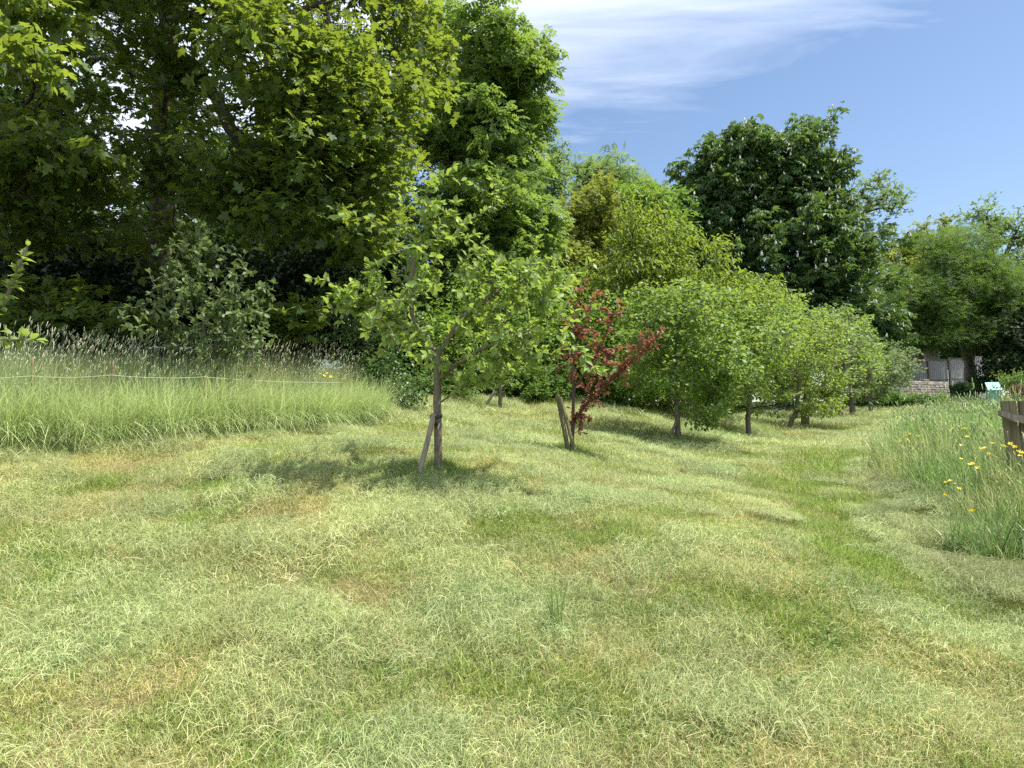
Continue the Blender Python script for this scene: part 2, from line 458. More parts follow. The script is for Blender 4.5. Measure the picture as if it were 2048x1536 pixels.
def compound(angles, lens, w, droop, offs=None):
    V, F = [], []
    for i, (a, ln) in enumerate(zip(angles, lens)):
        b = len(V); ca, sa = math.cos(a), math.sin(a)
        o = offs[i] if offs else 0
        for (x_, y_, z_) in ((0, 0, 0), (-w, .6, .03), (0, 1, -droop), (w, .6, .03)):
            x_ *= ln; y_ *= ln
            V.append((x_ * ca + y_ * sa, -x_ * sa + y_ * ca + o, z_ * ln - droop * .15 * o))
        F += [(b, b + 3, b + 2), (b, b + 2, b + 1)]
    return tpl(V, F)
T_CHEST = compound([-1.9, -1.0, -.35, .35, 1.0, 1.9], [.7, .9, 1, 1, .9, .7], .2, .38)
T_ASH = compound([-1.1, 1.1, -1.0, 1.0, -.85, .85, 0], [.42, .42, .46, .46, .42, .42, .46], .26, .12, [.2, .2, .42, .42, .64, .64, .7])
T_FEATH = compound([-1.3, 1.3, -1.2, 1.2, -1.0, 1.0, 0], [.3, .3, .32, .32, .28, .28, .3], .2, .1, [.15, .15, .4, .4, .65, .65, .75])
T_TRI = compound([-1.2, 0, 1.2], [.75, 1, .75], .32, .15)

def frames(axis, up):
    """leaf frames: y along axis, z near up"""
    axis = axis / (np.linalg.norm(axis, axis=1)[:, None] + 1e-9)
    z = up - axis * (up * axis).sum(1)[:, None]
    z /= (np.linalg.norm(z, axis=1)[:, None] + 1e-9)
    return np.cross(axis, z), axis, z
def place(T, pos, fr, size, v):
    tv, tf = T; n = len(pos)
    V = pos[:, None] + size[:, None, None] * (tv[None, :, 0, None] * fr[0][:, None] + tv[None, :, 1, None] * fr[1][:, None] + tv[None, :, 2, None] * fr[2][:, None])
    F = (tf[None] + (np.arange(n) * len(tv))[:, None, None]).reshape(-1, 3)
    return V.reshape(-1, 3), F, np.repeat(v, len(tv))
# ------------------------------------------------------------------ grass: ribbons, patches, scattering
def ribbons(P, W, S, v):
    """P (n,k,3) spine points, W (n,) width, S (n,3) side vector -> V, F, attr ; pointed tips"""
    n, k, _ = P.shape
    tap = np.linspace(1, .55, k - 1)
    L = P[:, :-1] - S[:, None] * (W[:, None] * tap)[..., None] * .5
    R = P[:, :-1] + S[:, None] * (W[:, None] * tap)[..., None] * .5
    V = np.concatenate([L, R, P[:, -1:]], 1)
    m = k - 1; per = 2 * m + 1
    f = []
    for i in range(m - 1):
        f += [(i, m + i, m + i + 1), (i, m + i + 1, i + 1)]
    f.append((m - 1, 2 * m - 1, 2 * m))
    F = (np.array(f)[None] + (np.arange(n) * per)[:, None, None]).reshape(-1, 3)
    return V.reshape(-1, 3), F, np.repeat(v, per)
def blades(n, area, lmin, lmax, lean, curl, width, k=4, disc=False, vspan=(0, 1), bias=None):
    if disc:
        r = area * np.sqrt(rng.random(n)); a0 = rng.random(n) * 2 * PI
        bx, by = r * np.cos(a0), r * np.sin(a0)
    else:
        bx, by = (rng.random(n) - .5) * area, (rng.random(n) - .5) * area
    az = rng.random(n) * 2 * PI
    if bias is not None: az = bias + rng.normal(0, .8, n)
    Ln = rng.uniform(lmin, lmax, n)
    th = np.abs(rng.normal(0, lean, n)) ; cu = rng.normal(curl, curl * .5 + .05, n)
    P = np.zeros((n, k, 3)); P[:, 0, 0] = bx; P[:, 0, 1] = by; P[:, 0, 2] = -.015
    for i in range(1, k):
        a = np.clip(th + cu * (i - 1) / (k - 1) * 1.5, 0, 2.3)
        s = Ln / (k - 1)
        P[:, i, 0] = P[:, i - 1, 0] + np.sin(a) * np.cos(az) * s
        P[:, i, 1] = P[:, i - 1, 1] + np.sin(a) * np.sin(az) * s
        P[:, i, 2] = P[:, i - 1, 2] + np.cos(a) * s
    tw = az + PI / 2 + rng.normal(0, .5, n)
    S = np.c_[np.cos(tw), np.sin(tw), np.zeros(n)]
    W = width * rng.uniform(.6, 1.3, n)
    return P, W, S, rng.uniform(vspan[0], vspan[1], n)
def lying(n, area, lmin, lmax, zmax, width, k=4, vspan=(0, 1)):
    """cut stems lying over one another"""
    c = np.c_[(rng.random(n) - .5) * area, (rng.random(n) - .5) * area]
    az = rng.random(n) * 2 * PI; bend = rng.normal(0, .32, n); Ln = rng.uniform(lmin, lmax, n)
    P = np.zeros((n, k, 3)); z0 = rng.uniform(0.005, zmax, n)
    cur = c - np.c_[np.cos(az), np.sin(az)] * Ln[:, None] * .5
    for i in range(k):
        f = i / (k - 1)
        P[:, i, :2] = cur
        P[:, i, 2] = z0 * (1 - (2 * f - 1) ** 2 * .75) + rng.normal(0, .006, n) - .004
        a = az + bend * f
        cur = cur + np.c_[np.cos(a), np.sin(a)] * (Ln / (k - 1))[:, None]
    S = np.c_[-np.sin(az) * .8, np.cos(az) * .8, rng.normal(0, .6, n)]
    S /= np.linalg.norm(S, axis=1)[:, None]
    return P, width * rng.uniform(.6, 1.3, n), S, rng.uniform(vspan[0], vspan[1], n)
def join(parts):
    V, F, A, o = [], [], [], 0
    for v, f, a in parts:
        V.append(v); F.append(f + o); A.append(a); o += len(v)
    return np.concatenate(V), np.concatenate(F), np.concatenate(A)
def seed_heads(P, rad, ln, v):
    """small spindles on the ends of stems"""
    n = len(P); tip = P[:, -1]; d = P[:, -1] - P[:, -2]; d /= np.linalg.norm(d, axis=1)[:, None]
    a = np.cross(d, [0.3, .9, .1]); a /= np.linalg.norm(a, axis=1)[:, None]; b = np.cross(d, a)
    V = [tip - d * .01]
    for f, s in ((.25, 1.0), (.7, .8)):
        for q in range(4):
            t = q * PI / 2
            V.append(tip + d * (ln * f)[:, None] + (a * math.cos(t) + b * math.sin(t)) * (rad * s)[:, None])
    V.append(tip + d * ln[:, None])
    V = np.stack(V, 1)
    f = []
    for q in range(4):
        r = (q + 1) % 4
        f += [(0, 1 + r, 1 + q), (1 + q, 1 + r, 5 + r), (1 + q, 5 + r, 5 + q), (5 + q, 5 + r, 9)]
    F = (np.array(f)[None] + (np.arange(n) * 10)[:, None, None]).reshape(-1, 3)
    return V.reshape(-1, 3), F, np.repeat(v, 10)

GRASS = [(0, (.10, .17, .03)), (.28, (.29, .36, .10)), (.55, (.46, .46, .18)), (.78, (.62, .56, .29)), (.9, (.50, .40, .22)), (1, (.68, .60, .38))]
B_mown = blade_mat('mown_blade', GRASS, .3)
B_clip = blade_mat('clipping_blade', [(0, (.12, .19, .055)), (.4, (.34, .41, .17)), (.8, (.50, .54, .28)), (1, (.64, .60, .36))], .25, .55)
B_tall = blade_mat('tall_blade', [(0, (.20, .275, .10)), (.4, (.37, .45, .20)), (.78, (.57, .61, .37)), (.88, (.54, .56, .39)), (1, (.74, .73, .59))], .38, .42)

def proto(name, parts, mat):
    V, F, A = join(parts)
    return bpy.data.objects.new(name, mesh_np(name, V, F, mat, A, smooth=True))
def scatter(name, protos, x, y, scl, tint, dz=0.0, align=True, zrot=None, kind='stuff'):
    n = len(x); z = gz(x, y) + dz
    e = .12
    gx = (gz(x + e, y) - gz(x - e, y)) / (2 * e); gy = (gz(x, y + e) - gz(x, y - e)) / (2 * e)
    if not align: gx, gy = gx * 0, gy * 0
    rz = rng.random(n) * 2 * PI if zrot is None else zrot
    # R = tilt * Rz, as XYZ euler of the combined matrix (small-tilt exact form)
    zx, zy = -gx, -gy; nn = np.sqrt(zx ** 2 + zy ** 2 + 1); Z = np.stack([zx / nn, zy / nn, 1 / nn], 1)
    cx = np.stack([np.cos(rz), np.sin(rz), np.zeros(n)], 1)
    Xv = cx - Z * (cx * Z).sum(1)[:, None]; Xv /= np.linalg.norm(Xv, axis=1)[:, None]; Yv = np.cross(Z, Xv)
    ey = np.arcsin(np.clip(-Xv[:, 2], -1, 1)); ex = np.arctan2(Yv[:, 2], Z[:, 2]); ez = np.arctan2(Xv[:, 1], Xv[:, 0])
    me = bpy.data.meshes.new(name); me.vertices.add(n)
    me.vertices.foreach_set('co', np.c_[x, y, z].astype(np.float32).ravel())
    def A(nm, t, key, d):
        a = me.attributes.new(nm, t, 'POINT'); a.data.foreach_set(key, np.ascontiguousarray(d).ravel())
    A('rot', 'FLOAT_VECTOR', 'vector', np.c_[ex, ey, ez].astype(np.float32))
    A('scl', 'FLOAT', 'value', np.asarray(scl, np.float32) * np.ones(n, np.float32))
    A('pick', 'INT', 'value', rng.integers(0, len(protos), n).astype(np.int32))
    A('tint', 'FLOAT_COLOR', 'color', np.c_[tint, np.ones(n)].astype(np.float32))
    ng = bpy.data.node_groups.new(name, 'GeometryNodeTree')
    ng.interface.new_socket('Geometry', in_out='INPUT', socket_type='NodeSocketGeometry')
    ng.interface.new_socket('Geometry', in_out='OUTPUT', socket_type='NodeSocketGeometry')
    nd, lk = ng.nodes, ng.links
    gi, go = nd.new('NodeGroupInput'), nd.new('NodeGroupOutput')
    iop = nd.new('GeometryNodeInstanceOnPoints'); iop.inputs['Pick Instance'].default_value = True
    jn = nd.new('GeometryNodeJoinGeometry')
    for p in protos:
        oi = nd.new('GeometryNodeObjectInfo'); oi.inputs['Object'].default_value = p; oi.inputs['As Instance'].default_value = True
        lk.new(oi.outputs['Geometry'], jn.inputs[0])
    lk.new(gi.outputs[0], iop.inputs['Points']); lk.new(jn.outputs[0], iop.inputs['Instance'])
    for nm, t, s in (('rot', 'FLOAT_VECTOR', 'Rotation'), ('scl', 'FLOAT', 'Scale'), ('pick', 'INT', 'Instance Index')):
        na = nd.new('GeometryNodeInputNamedAttribute'); na.data_type = t; na.inputs['Name'].default_value = nm
        lk.new(na.outputs[0], iop.inputs[s])
    lk.new(iop.outputs[0], go.inputs[0])
    o = link(name, me)
    md = o.modifiers.new('scatter', 'NODES'); md.node_group = ng
    return tag(o, kind=kind)
def wedge(dens0, y0, y1, grow=True, margin=1.16):
    """random points over the ground in and near the view, thinning with distance; returns x, y, scale"""
    xs, ys, ss = [], [], []
    edges = np.geomspace(y0, y1, 14)
    for a, b in zip(edges[:-1], edges[1:]):
        m = (a + b) / 2; s = max(1.0, m / 8) if grow else 1.0
        hw = b * .683 * margin + .4
        n = int(dens0 / s ** 2 * (b - a) * 2 * hw)
        xs.append(rng.uniform(-hw, hw, n)); ys.append(rng.uniform(a, b, n)); ss.append(np.full(n, s))
    return np.concatenate(xs), np.concatenate(ys), np.concatenate(ss)

# prototypes (not linked: they exist only inside the scatters)
P_mown = [proto('stubble_patch', [ribbons(*blades(380, .37, .025, .07, .55, .5, .0024)), ribbons(*blades(45, .34, .05, .11, .35, .6, .004, vspan=(0, .45))),
                                  ribbons(*lying(170, .37, .03, .10, .03, .0020, vspan=(.35, 1)))], B_mown) for _ in range(4)]
P_clip = [proto('clipping_patch', [ribbons(*lying(430, .46, .035, .12, .05, .0020)), ribbons(*lying(140, .36, .03, .09, .065, .0021, vspan=(0, .6)))], B_clip) for _ in range(4)]
P_lush = [proto('lush_patch', [ribbons(*blades(150, .32, .05, .12, .4, .7, .0038, vspan=(0, .55)))], B_mown) for _ in range(3)]
def tall(nb, ns, hb, hs, area, head=True, bias=None, wid=.0065):
    parts = [ribbons(*blades(nb, area, hb * .4, hb, .13, .55, wid, 6, True, (0, .75), bias))]
    P, W, S, v = blades(ns, area, hs * .7, hs, .12, .35, .0032, 6, True, (.7, .92), bias)
    parts.append(ribbons(P, W, S, v))
    if head: parts.append(seed_heads(P, rng.uniform(.0035, .006, ns), rng.uniform(.035, .075, ns), rng.uniform(.84, 1, ns)))
    return parts
P_tall = [proto('tall_tuft', tall(85, 2 + i_, .92, 1.06, .27, True, 0.1), B_tall) for i_ in range(4)]
P_edge = [proto('leaning_tuft', [ribbons(*blades(60, .26, .35, 1.0, .5, .9, .0062, 6, True, (.1, .85), -.6))], B_tall) for _ in range(3)]
P_right = [proto('bank_tuft', tall(85, 4, .66, .78, .25, True, None, .0070), B_tall) for _ in range(4)]

# mown grass
x, y, s = wedge(42, 2.2, 46)
k = ~in_wood(x, y) & ~in_left(x, y) & ~in_right(x, y)
x, y, s = x[k], y[k], s[k]
st, lu, sw = cover(x, y)
base_t = np.array([1.05, 1.07, .96]) * np.ones((len(x), 1))
t = base_t * (1 - st[:, None]) + np.array([1.14, 1.08, 1.02]) * st[:, None]
t = t * (1 - lu[:, None] * .8) + np.array([.62, .80, .42]) * lu[:, None] * .8
t *= rng.uniform(.74, 1.14, (len(x), 1))
scatter('mown_grass', P_mown, x, y, s * rng.uniform(.85, 1.2, len(x)), t)
# clippings in swaths
x, y, s = wedge(32, 2.2, 46)
k = ~in_wood(x, y) & ~in_left(x, y) & (~in_right(x, y) | (heap(x, y) > .03))
x, y, s = x[k], y[k], s[k]
st, lu, sw = cover(x, y)
k = rng.random(len(x)) < np.clip(.30 + sw * .6 - lu * .7 + heap(x, y) * 12, 0, 1)
x, y, s, st = x[k], y[k], s[k], st[k]
t = np.array([.99, 1.03, .93]) * np.ones((len(x), 1)) * rng.uniform(.68, 1.18, (len(x), 1)) * (1 + st[:, None] * np.array([.12, .03, 0])) * (1 - np.clip(heap(x, y) * 2.0, 0, .28)[:, None])
scatter('grass_clippings', P_clip, x, y, s * rng.uniform(.7, 1.3, len(x)), t, dz=.006 + .22 * np.clip(fbm(x, y, .33, 91) - .47, 0, .35) + heap(x, y))
# greener regrowth
x, y, s = wedge(30, 2.2, 40)
k = ~in_wood(x, y) & ~in_left(x, y) & ~in_right(x, y)
x, y, s = x[k], y[k], s[k]
st, lu, sw = cover(x, y)
k = rng.random(len(x)) < np.clip(lu * .95 - .05 + .05 * (1 - sw), 0, 1)
x, y, s = x[k], y[k], s[k]
t = np.array([.92, 1.05, .62]) * rng.uniform(.75, 1.1, (len(x), 1))
scatter('lush_grass', P_lush, x, y, s * rng.uniform(.6, 1.25, len(x)) * np.where(rng.random(len(x)) < .12, 1.5, 1), t)
# small broad weeds and clover among the cut grass
def weed_patch(nl):
    p_ = np.c_[rng.normal(0, .06, (nl, 2)), rng.uniform(.005, .05, nl)]; ax = rng.normal(0, 1, (nl, 3)) * np.array([1, 1, .35]); ax[:, 2] += .25
    return place(T_OVAL, p_, frames(ax, np.array([0, 0, 1.]) + rng.normal(0, .35, (nl, 3))), rng.uniform(.012, .032, nl), rng.uniform(0, .6, nl))
P_weed = [proto('weed_patch', [weed_patch(34)], B_mown) for _ in range(3)]
x, y, s = wedge(5, 2.2, 16)
k = ~in_wood(x, y) & ~in_left(x, y) & ~in_right(x, y)
x, y, s = x[k], y[k], s[k]
k = fbm(x, y, .9, 55) > .5
x, y, s = x[k], y[k], s[k]
scatter('ground_weeds', P_weed, x, y, s * rng.uniform(.6, 1.3, len(x)), np.array([.55, .72, .5]) * rng.uniform(.7, 1.1, (len(x), 1)), dz=.01)
# tall grass, left
n = 5200
x = rng.uniform(-9.5, -1.2, n); y = rng.uniform(5.0, 13.5, n)
k = in_left(x, y); x, y = x[k], y[k]
u = uof(x, y)
sc_ = np.interp(u, [0, 480, 600, 680, 730], [1.0, .98, .84, .66, .45]) * rng.uniform(.72, 1.12, len(x)) * (.78 + .42 * vnoise(x, y, .9, 77)) * np.clip(.55 + (y - left_front(x)) * .75, .45, 1.08)
t = np.array([1.06, 1.04, 1.08]) * rng.uniform(.8, 1.15, (len(x), 1)) * np.where(vnoise(x, y, .8, 71)[:, None] > .62, np.array([[1.05, 1.02, .92]]), np.array([[.95, 1.02, .90]]))
scatter('tall_grass', P_tall, x, y, sc_, t, align=False, zrot=rng.normal(0, .5, len(x)))
# leaning fringe in front of it
n = 640
i = rng.random(n) * (len(LF) - 1.001); j = i.astype(int); f = (i - j)[:, None]
q = LF[j] * (1 - f) + LF[j + 1] * f
x, y = q[:, 0] + rng.normal(0, .1, n), q[:, 1] + rng.normal(.08, .17, n)
scatter('fringe_grass', P_edge, x, y, rng.uniform(.5, .95, n) * np.interp(uof(x, y), [300, 760], [1, .85]), np.array([1.12, 1.16, .98]) * rng.uniform(.85, 1.15, (n, 1)), align=False, zrot=rng.normal(0, .7, n))
# tall grass on the right bank
x, y, s = wedge(24, 4.2, 47, margin=1.3)
k = in_right(x, y); x, y, s = x[k], y[k], s[k]
s = np.clip(s, 1, 1.3)
near = np.clip((y - 4.3) / 1.2, .7, 1) * np.clip(.72 + (x - np.interp(y, RE[:, 1], RE[:, 0])) * .6, .72, 1.05) * (.82 + .36 * vnoise(x, y, .7, 79))
t = np.where(vnoise(x, y, .45, 81)[:, None] > .6, np.array([[.98, .95, .74]]), np.array([[.66, .84, .52]])) * rng.uniform(.6, 1.25, (len(x), 1))
scatter('bank_grass', P_right, x, y, s * near * rng.uniform(.8, 1.15, len(x)) * np.interp(y, [4, 12, 24, 45], [1, .9, .66, .5]), t, align=False)

def leaf_cloud(P, D, nl, cr, size, flat=.7, droop=.3, upness=1.0, spread=.9, cvar=.35):
    n = len(P) * nl
    Pc = np.repeat(P, nl, 0); Dc = np.repeat(D, nl, 0)
    g = rng.normal(0, 1, (n, 3)); g /= np.linalg.norm(g, axis=1)[:, None]
    g *= (rng.random(n) ** .5)[:, None] * cr
    g[:, 2] *= flat
    axis = Dc * .55 + rng.normal(0, spread, (n, 3)) * np.array([1, 1, .55]) + g / cr * .5
    axis /= np.linalg.norm(axis, axis=1)[:, None]
    axis[:, 2] -= droop
    up = np.array([0, 0, 1.0]) * upness + rng.normal(0, .55, (n, 3)) + g / cr * .25
    v = np.clip(np.repeat(rng.uniform(.5 - cvar, .5 + cvar, len(P)), nl) + rng.normal(0, .18, n), 0, 1)
    return Pc + g, frames(axis, up), size * rng.uniform(.5, 1.2, n), v

# ------------------------------------------------------------------ tree skeletons
def blob_points(blobs):
    out = []
    for u, v, Y, ru, rv, rd, n in blobs:
        c = np.array(at(u, v, Y)); r = np.array([ru * Y / FPX, rd, rv * Y / FPX])
        d = rng.normal(0, 1, (n, 3)); d /= np.linalg.norm(d, axis=1)[:, None]
        k = rng.normal(0, 2.6, (5, 3)); ph = rng.random(5) * 6.3
        lump = 1 + .24 * np.cos(d @ k.T + ph).sum(1) / 1.6
        rr = (.22 + .78 * rng.random(n) ** .45) * lump
        out.append(c + d * r * rr[:, None])
    return np.concatenate(out)
def grow(trunk, att, seg, up_pen=.35, sag=.12):
    """trunk: list of polylines (first one is the stem from the ground); att: points the branches must reach"""
    pos, par = [], []
    for pi, pl in enumerate(trunk):
        last = None
        pl = [np.array(p, float) for p in pl]
        for a, b in zip(pl[:-1], pl[1:]):
            m = max(1, int(np.ceil(np.linalg.norm(b - a) / seg)))
            for q in range(m + 1 if last is None else m):
                p = a + (b - a) * ((q if last is None else q + 1) / m)
                if last is None and pi > 0:
                    dd = np.linalg.norm(np.array(pos) - p, axis=1); last = int(dd.argmin()); pos.append(p); par.append(last); last = len(pos) - 1; continue
                pos.append(p); par.append(-1 if last is None else last); last = len(pos) - 1
    nt = len(pos)
    A = np.array(pos)
    start = nt // 3
    d0 = np.sqrt(((att[:, None] - A[None, start:]) ** 2).sum(-1)).min(1)
    cap = nt + len(att) * 40
    buf = np.zeros((cap, 3)); buf[:nt] = A; cnt = nt; tips = []
    ok_from = max(1, int(nt * .12))
    for i in np.argsort(d0):
        p = att[i]
        q = buf[ok_from:cnt]
        dv = p - q; dist = np.sqrt((dv ** 2).sum(1))
        cost = dist + up_pen * np.maximum(0, -dv[:, 2])
        j = int(cost.argmin()) + ok_from
        a = buf[j].copy(); L = np.linalg.norm(p - a)
        m = max(1, int(np.ceil(L / seg)))
        if m > 36: m = 36
        pr = par[j]
        ind = (a - buf[pr]) if pr >= 0 else np.array([0, 0, 1.])
        ind = ind / (np.linalg.norm(ind) + 1e-9)
        c = a + (ind * .45 + (p - a) / (L + 1e-9) * .55) * L * .5 + np.array([0, 0, -sag * L * .3]) + rng.normal(0, .05 * L, 3)
        prev = j
        for s_ in range(1, m + 1):
            t_ = s_ / m
            buf[cnt] = a * (1 - t_) ** 2 + 2 * c * t_ * (1 - t_) + p * t_ ** 2 + (rng.normal(0, seg * .08, 3) if s_ < m else 0)
            par.append(prev); prev = cnt; cnt += 1
        tips.append(prev)
    return buf[:cnt].copy(), np.array(par), np.array(tips), nt
def skeleton_mesh(pos, par, tips, R, rtip, power=.5, k=6, rmin_keep=0.0, nt=0):
    n = len(pos); w = np.zeros(n); w[tips] += 1
    ch = [[] for _ in range(n)]
    order = np.arange(n)[::-1]
    for i in order:
        if par[i] >= 0:
            w[par[i]] += w[i]; ch[par[i]].append(i)
    tot = max(w[0], 1)
    r = np.maximum(rtip, R * (w / tot) ** power)
    # stem tapers a little towards the ground flare
    done = np.zeros(n, bool); V, F = [], []
    stack = [(0, None)]
    off = 0
    while stack:
        s, p0 = stack.pop()
        chain = ([p0] if p0 is not None else []) + [s]
        c = s
        while ch[c]:
            b = max(ch[c], key=lambda q: w[q])
            for o_ in ch[c]:
                if o_ != b: stack.append((o_, c))
            chain.append(b); c = b
        if len(chain) < 2 or r[chain[1]] < rmin_keep: continue
        P = pos[chain]; rr = r[chain].copy()
        if p0 is not None: rr[0] = rr[1]
        kk = k if rr[0] > R * .25 else max(4, k - 2)
        T = np.gradient(P, axis=0); T /= (np.linalg.norm(T, axis=1)[:, None] + 1e-9)
        ref = np.array([.31, .87, .17]) if abs(T[0][1]) < .85 else np.array([1., 0, .2])
        a = np.cross(T, ref); a /= (np.linalg.norm(a, axis=1)[:, None] + 1e-9); b_ = np.cross(T, a)
        q = np.arange(kk) * 2 * PI / kk
        ring = P[:, None] + rr[:, None, None] * (np.cos(q)[None, :, None] * a[:, None] + np.sin(q)[None, :, None] * b_[:, None])
        V.append(ring.reshape(-1, 3)); m = len(chain)
        ii, jj = np.meshgrid(np.arange(m - 1), np.arange(kk), indexing='ij')
        aa = off + ii * kk + jj; bb = off + ii * kk + (jj + 1) % kk
        F.append(np.stack([aa, bb, bb + kk, aa + kk], -1).reshape(-1, 4))
        off += m * kk
    return np.concatenate(V), np.concatenate(F), r

TRI = [0]
LEAF_MESH = {}
def leaf_variants(key, T, mat):
    if key not in LEAF_MESH:
        out = []
        for v in (.15, .35, .5, .65, .85):
            tv = T[0].copy(); tv[:, 2] *= rng.uniform(.5, 1.8); tv[:, 0] *= rng.uniform(.88, 1.1)
            out.append(mesh_np('leaf', tv, T[1], mat, np.full(len(tv), v)))
        LEAF_MESH[key] = out
    return LEAF_MESH[key]
def in_frame(P):
    d = (P - np.array([0, 0, CAM_H])) @ np.array(CAM_ROT)        # rows: camera axes
    zz = -d[:, 2]
    u = 1024 + FPX * d[:, 0] / np.maximum(zz, .01); v = 768 - FPX * d[:, 1] / np.maximum(zz, .01)
    return (zz > .2) & (u > 0) & (u < 2048) & (v > 0) & (v < 1536), zz
def finish_tree(name, label, cat, base, bark, sk, T, mat, leaves, group=None, singles=0, R=.1, rtip=.004, k=6, keep=0.0, power=.5, part='crown', extra=None):
    root = empty(name, base, label, cat, group)
    b = np.array(base)
    if sk is not None:
        pos, par, tips, nt = sk
        V, F, r = skeleton_mesh(pos, par, tips, R, rtip, power, k, keep, nt)
        link('trunk', mesh_np('trunk', V - b, F, bark, smooth=True), root)
        TRI[0] += len(F) * 2
    pos_, fr, sz, v = leaves
    mask = np.ones(len(pos_), bool)
    if singles:
        vis, zz = in_frame(pos_)
        zz = np.where(vis, zz, 1e9)
        idx = np.argsort(zz)[:singles]
        idx = idx[zz[idx] < 1e8]
        mask[idx] = False
        ms = leaf_variants(mat.name, T, mat)
        for i in idx:
            o = bpy.data.objects.new('leaf', ms[min(4, int(v[i] * 5))])
            COL.objects.link(o); o.parent = root
            M = Matrix(((fr[0][i][0], fr[1][i][0], fr[2][i][0]), (fr[0][i][1], fr[1][i][1], fr[2][i][1]), (fr[0][i][2], fr[1][i][2], fr[2][i][2])))
            o.matrix_local = Matrix.Translation(Vector(pos_[i] - b)) @ M.to_4x4() @ Matrix.Scale(float(sz[i]), 4)
    if mask.any():
        V, F, A = place(T, pos_[mask] - b, tuple(f[mask] for f in fr), sz[mask], v[mask])
        o = link(part, mesh_np(part, V, F, mat, A), root)
        if singles: o['kind'] = 'stuff'
        TRI[0] += len(F)
    return root
def tree(name, label, base, blobs, bark, T, mat, nl, cr, size, R, stem=None, limbs=(), cat='tree', seg=None, group=None, singles=0, rtip=.006, keep=0.0,
         flat=.7, droop=.3, upness=1.0, spread=.9, cvar=.35, power=.5, up_pen=.35, clip=True):
    """stem, limbs: lists of (u, v, Y)"""
    b = base if isinstance(base, Vector) else base_at(*base)
    att = blob_points(blobs)
    if clip:
        g = gz(att[:, 0], att[:, 1]); att[:, 2] = np.maximum(att[:, 2], g + .12 + rng.random(len(att)) * .15)
    st_ = [tuple(b)] + [tuple(at(*q)) for q in (stem or [])]
    if not stem:
        c = att.mean(0); st_.append((b.x + (c[0] - b.x) * .3, b.y + (c[1] - b.y) * .3, b.z + (c[2] - b.z) * .75))
    tr = [st_] + [[tuple(at(*q)) for q in l_] for l_ in limbs]
    size_all = np.linalg.norm(att.max(0) - att.min(0))
    sk = grow(tr, att, seg or max(.08, size_all * .028), up_pen)
    pos, par, tips, nt = sk
    D = pos[tips] - pos[np.maximum(par[tips], 0)]; D /= (np.linalg.norm(D, axis=1)[:, None] + 1e-9)
    leaves = leaf_cloud(pos[tips], D, nl, cr, size, flat, droop, upness, spread, cvar)
    return finish_tree(name, label, cat, b, bark, sk, T, mat, leaves, group, singles, R, rtip, 6, keep, power)
def shoots(sk, reach, step, size, v_c=.5, ang=.95, tipn=4, droop=.12, every=.9):
    """leaves set alternately along the last stretch of every shoot, with a rosette at its end"""
    pos, par, tips, nt = sk
    P, A, U, S, Vv = [], [], [], [], []
    for t in tips:
        i = t; run = 0; ph = random.random() * 6.3; tone = random.uniform(.25, .75)
        while par[i] >= 0 and run < reach and i >= nt * .5:
            a, b = pos[par[i]], pos[i]; L = np.linalg.norm(b - a); d = (b - a) / (L + 1e-9)
            m = max(1, int(L / step))
            s1 = np.cross(d, [.2, .3, .93]); s1 /= np.linalg.norm(s1) + 1e-9; s2 = np.cross(d, s1)
            for q in range(m):
                if random.random() > every: continue
                ph += 2.4
                o = s1 * math.cos(ph) + s2 * math.sin(ph)
                ax = d * math.cos(ang) + o * math.sin(ang) + rng.normal(0, .22, 3); ax[2] -= droop
                P.append(a + d * L * (q + random.random()) / m); A.append(ax)
                U.append(d * .6 + np.array([0, 0, .9]) - o * .2 + rng.normal(0, .3, 3))
                S.append(size * random.uniform(.6, 1.1)); Vv.append(min(1, max(0, tone + random.gauss(0, .17))))
            run += L; i = par[i]
        d = pos[t] - pos[par[t]]; d = d / (np.linalg.norm(d) + 1e-9)
        for q in range(tipn):
            ax = d * .8 + rng.normal(0, .55, 3)
            P.append(pos[t]); A.append(ax); U.append(np.array([0, 0, 1.]) + rng.normal(0, .5, 3)); S.append(size * random.uniform(.45, .95)); Vv.append(min(1, max(0, tone + .15 + random.gauss(0, .15))))
    return np.array(P), frames(np.array(A), np.array(U)), np.array(S), np.array(Vv)

# ------------------------------------------------------------------ orchard row
# the near apple tree
bA = base_at(876, 945, 6.5)
att = blob_points([(905, 615, 6.5, 262, 140, .72, 165), (865, 475, 6.5, 105, 80, .42, 34), (870, 425, 6.5, 70, 60, .35, 16), (1010, 640, 6.4, 150, 120, .5, 50), (760, 600, 6.5, 120, 90, .5, 30), (960, 735, 6.2, 80, 35, .35, 18), (1080, 560, 6.4, 80, 60, .4, 26), (715, 590, 6.45, 45, 36, .3, 12), (1060, 700, 6.2, 60, 40, .3, 14)])
att = np.concatenate([att, [tuple(at(*q)) for q in ((622, 556, 6.4), (640, 560, 6.45), (672, 575, 6.4), (1182, 525, 6.3), (1165, 540, 6.35), (1140, 500, 6.3), (1120, 545, 6.4), (906, 335, 6.5), (895, 352, 6.5), (980, 360, 6.6), (930, 365, 6.5), (820, 380, 6.5),
                      (1205, 745, 6.0), (1190, 740, 6.02), (1170, 735, 6.05), (880, 352, 6.5), (690, 430, 6.6), (1075, 480, 6.4), (1000, 405, 6.6), (790, 395, 6.5), (745, 440, 6.5))]])
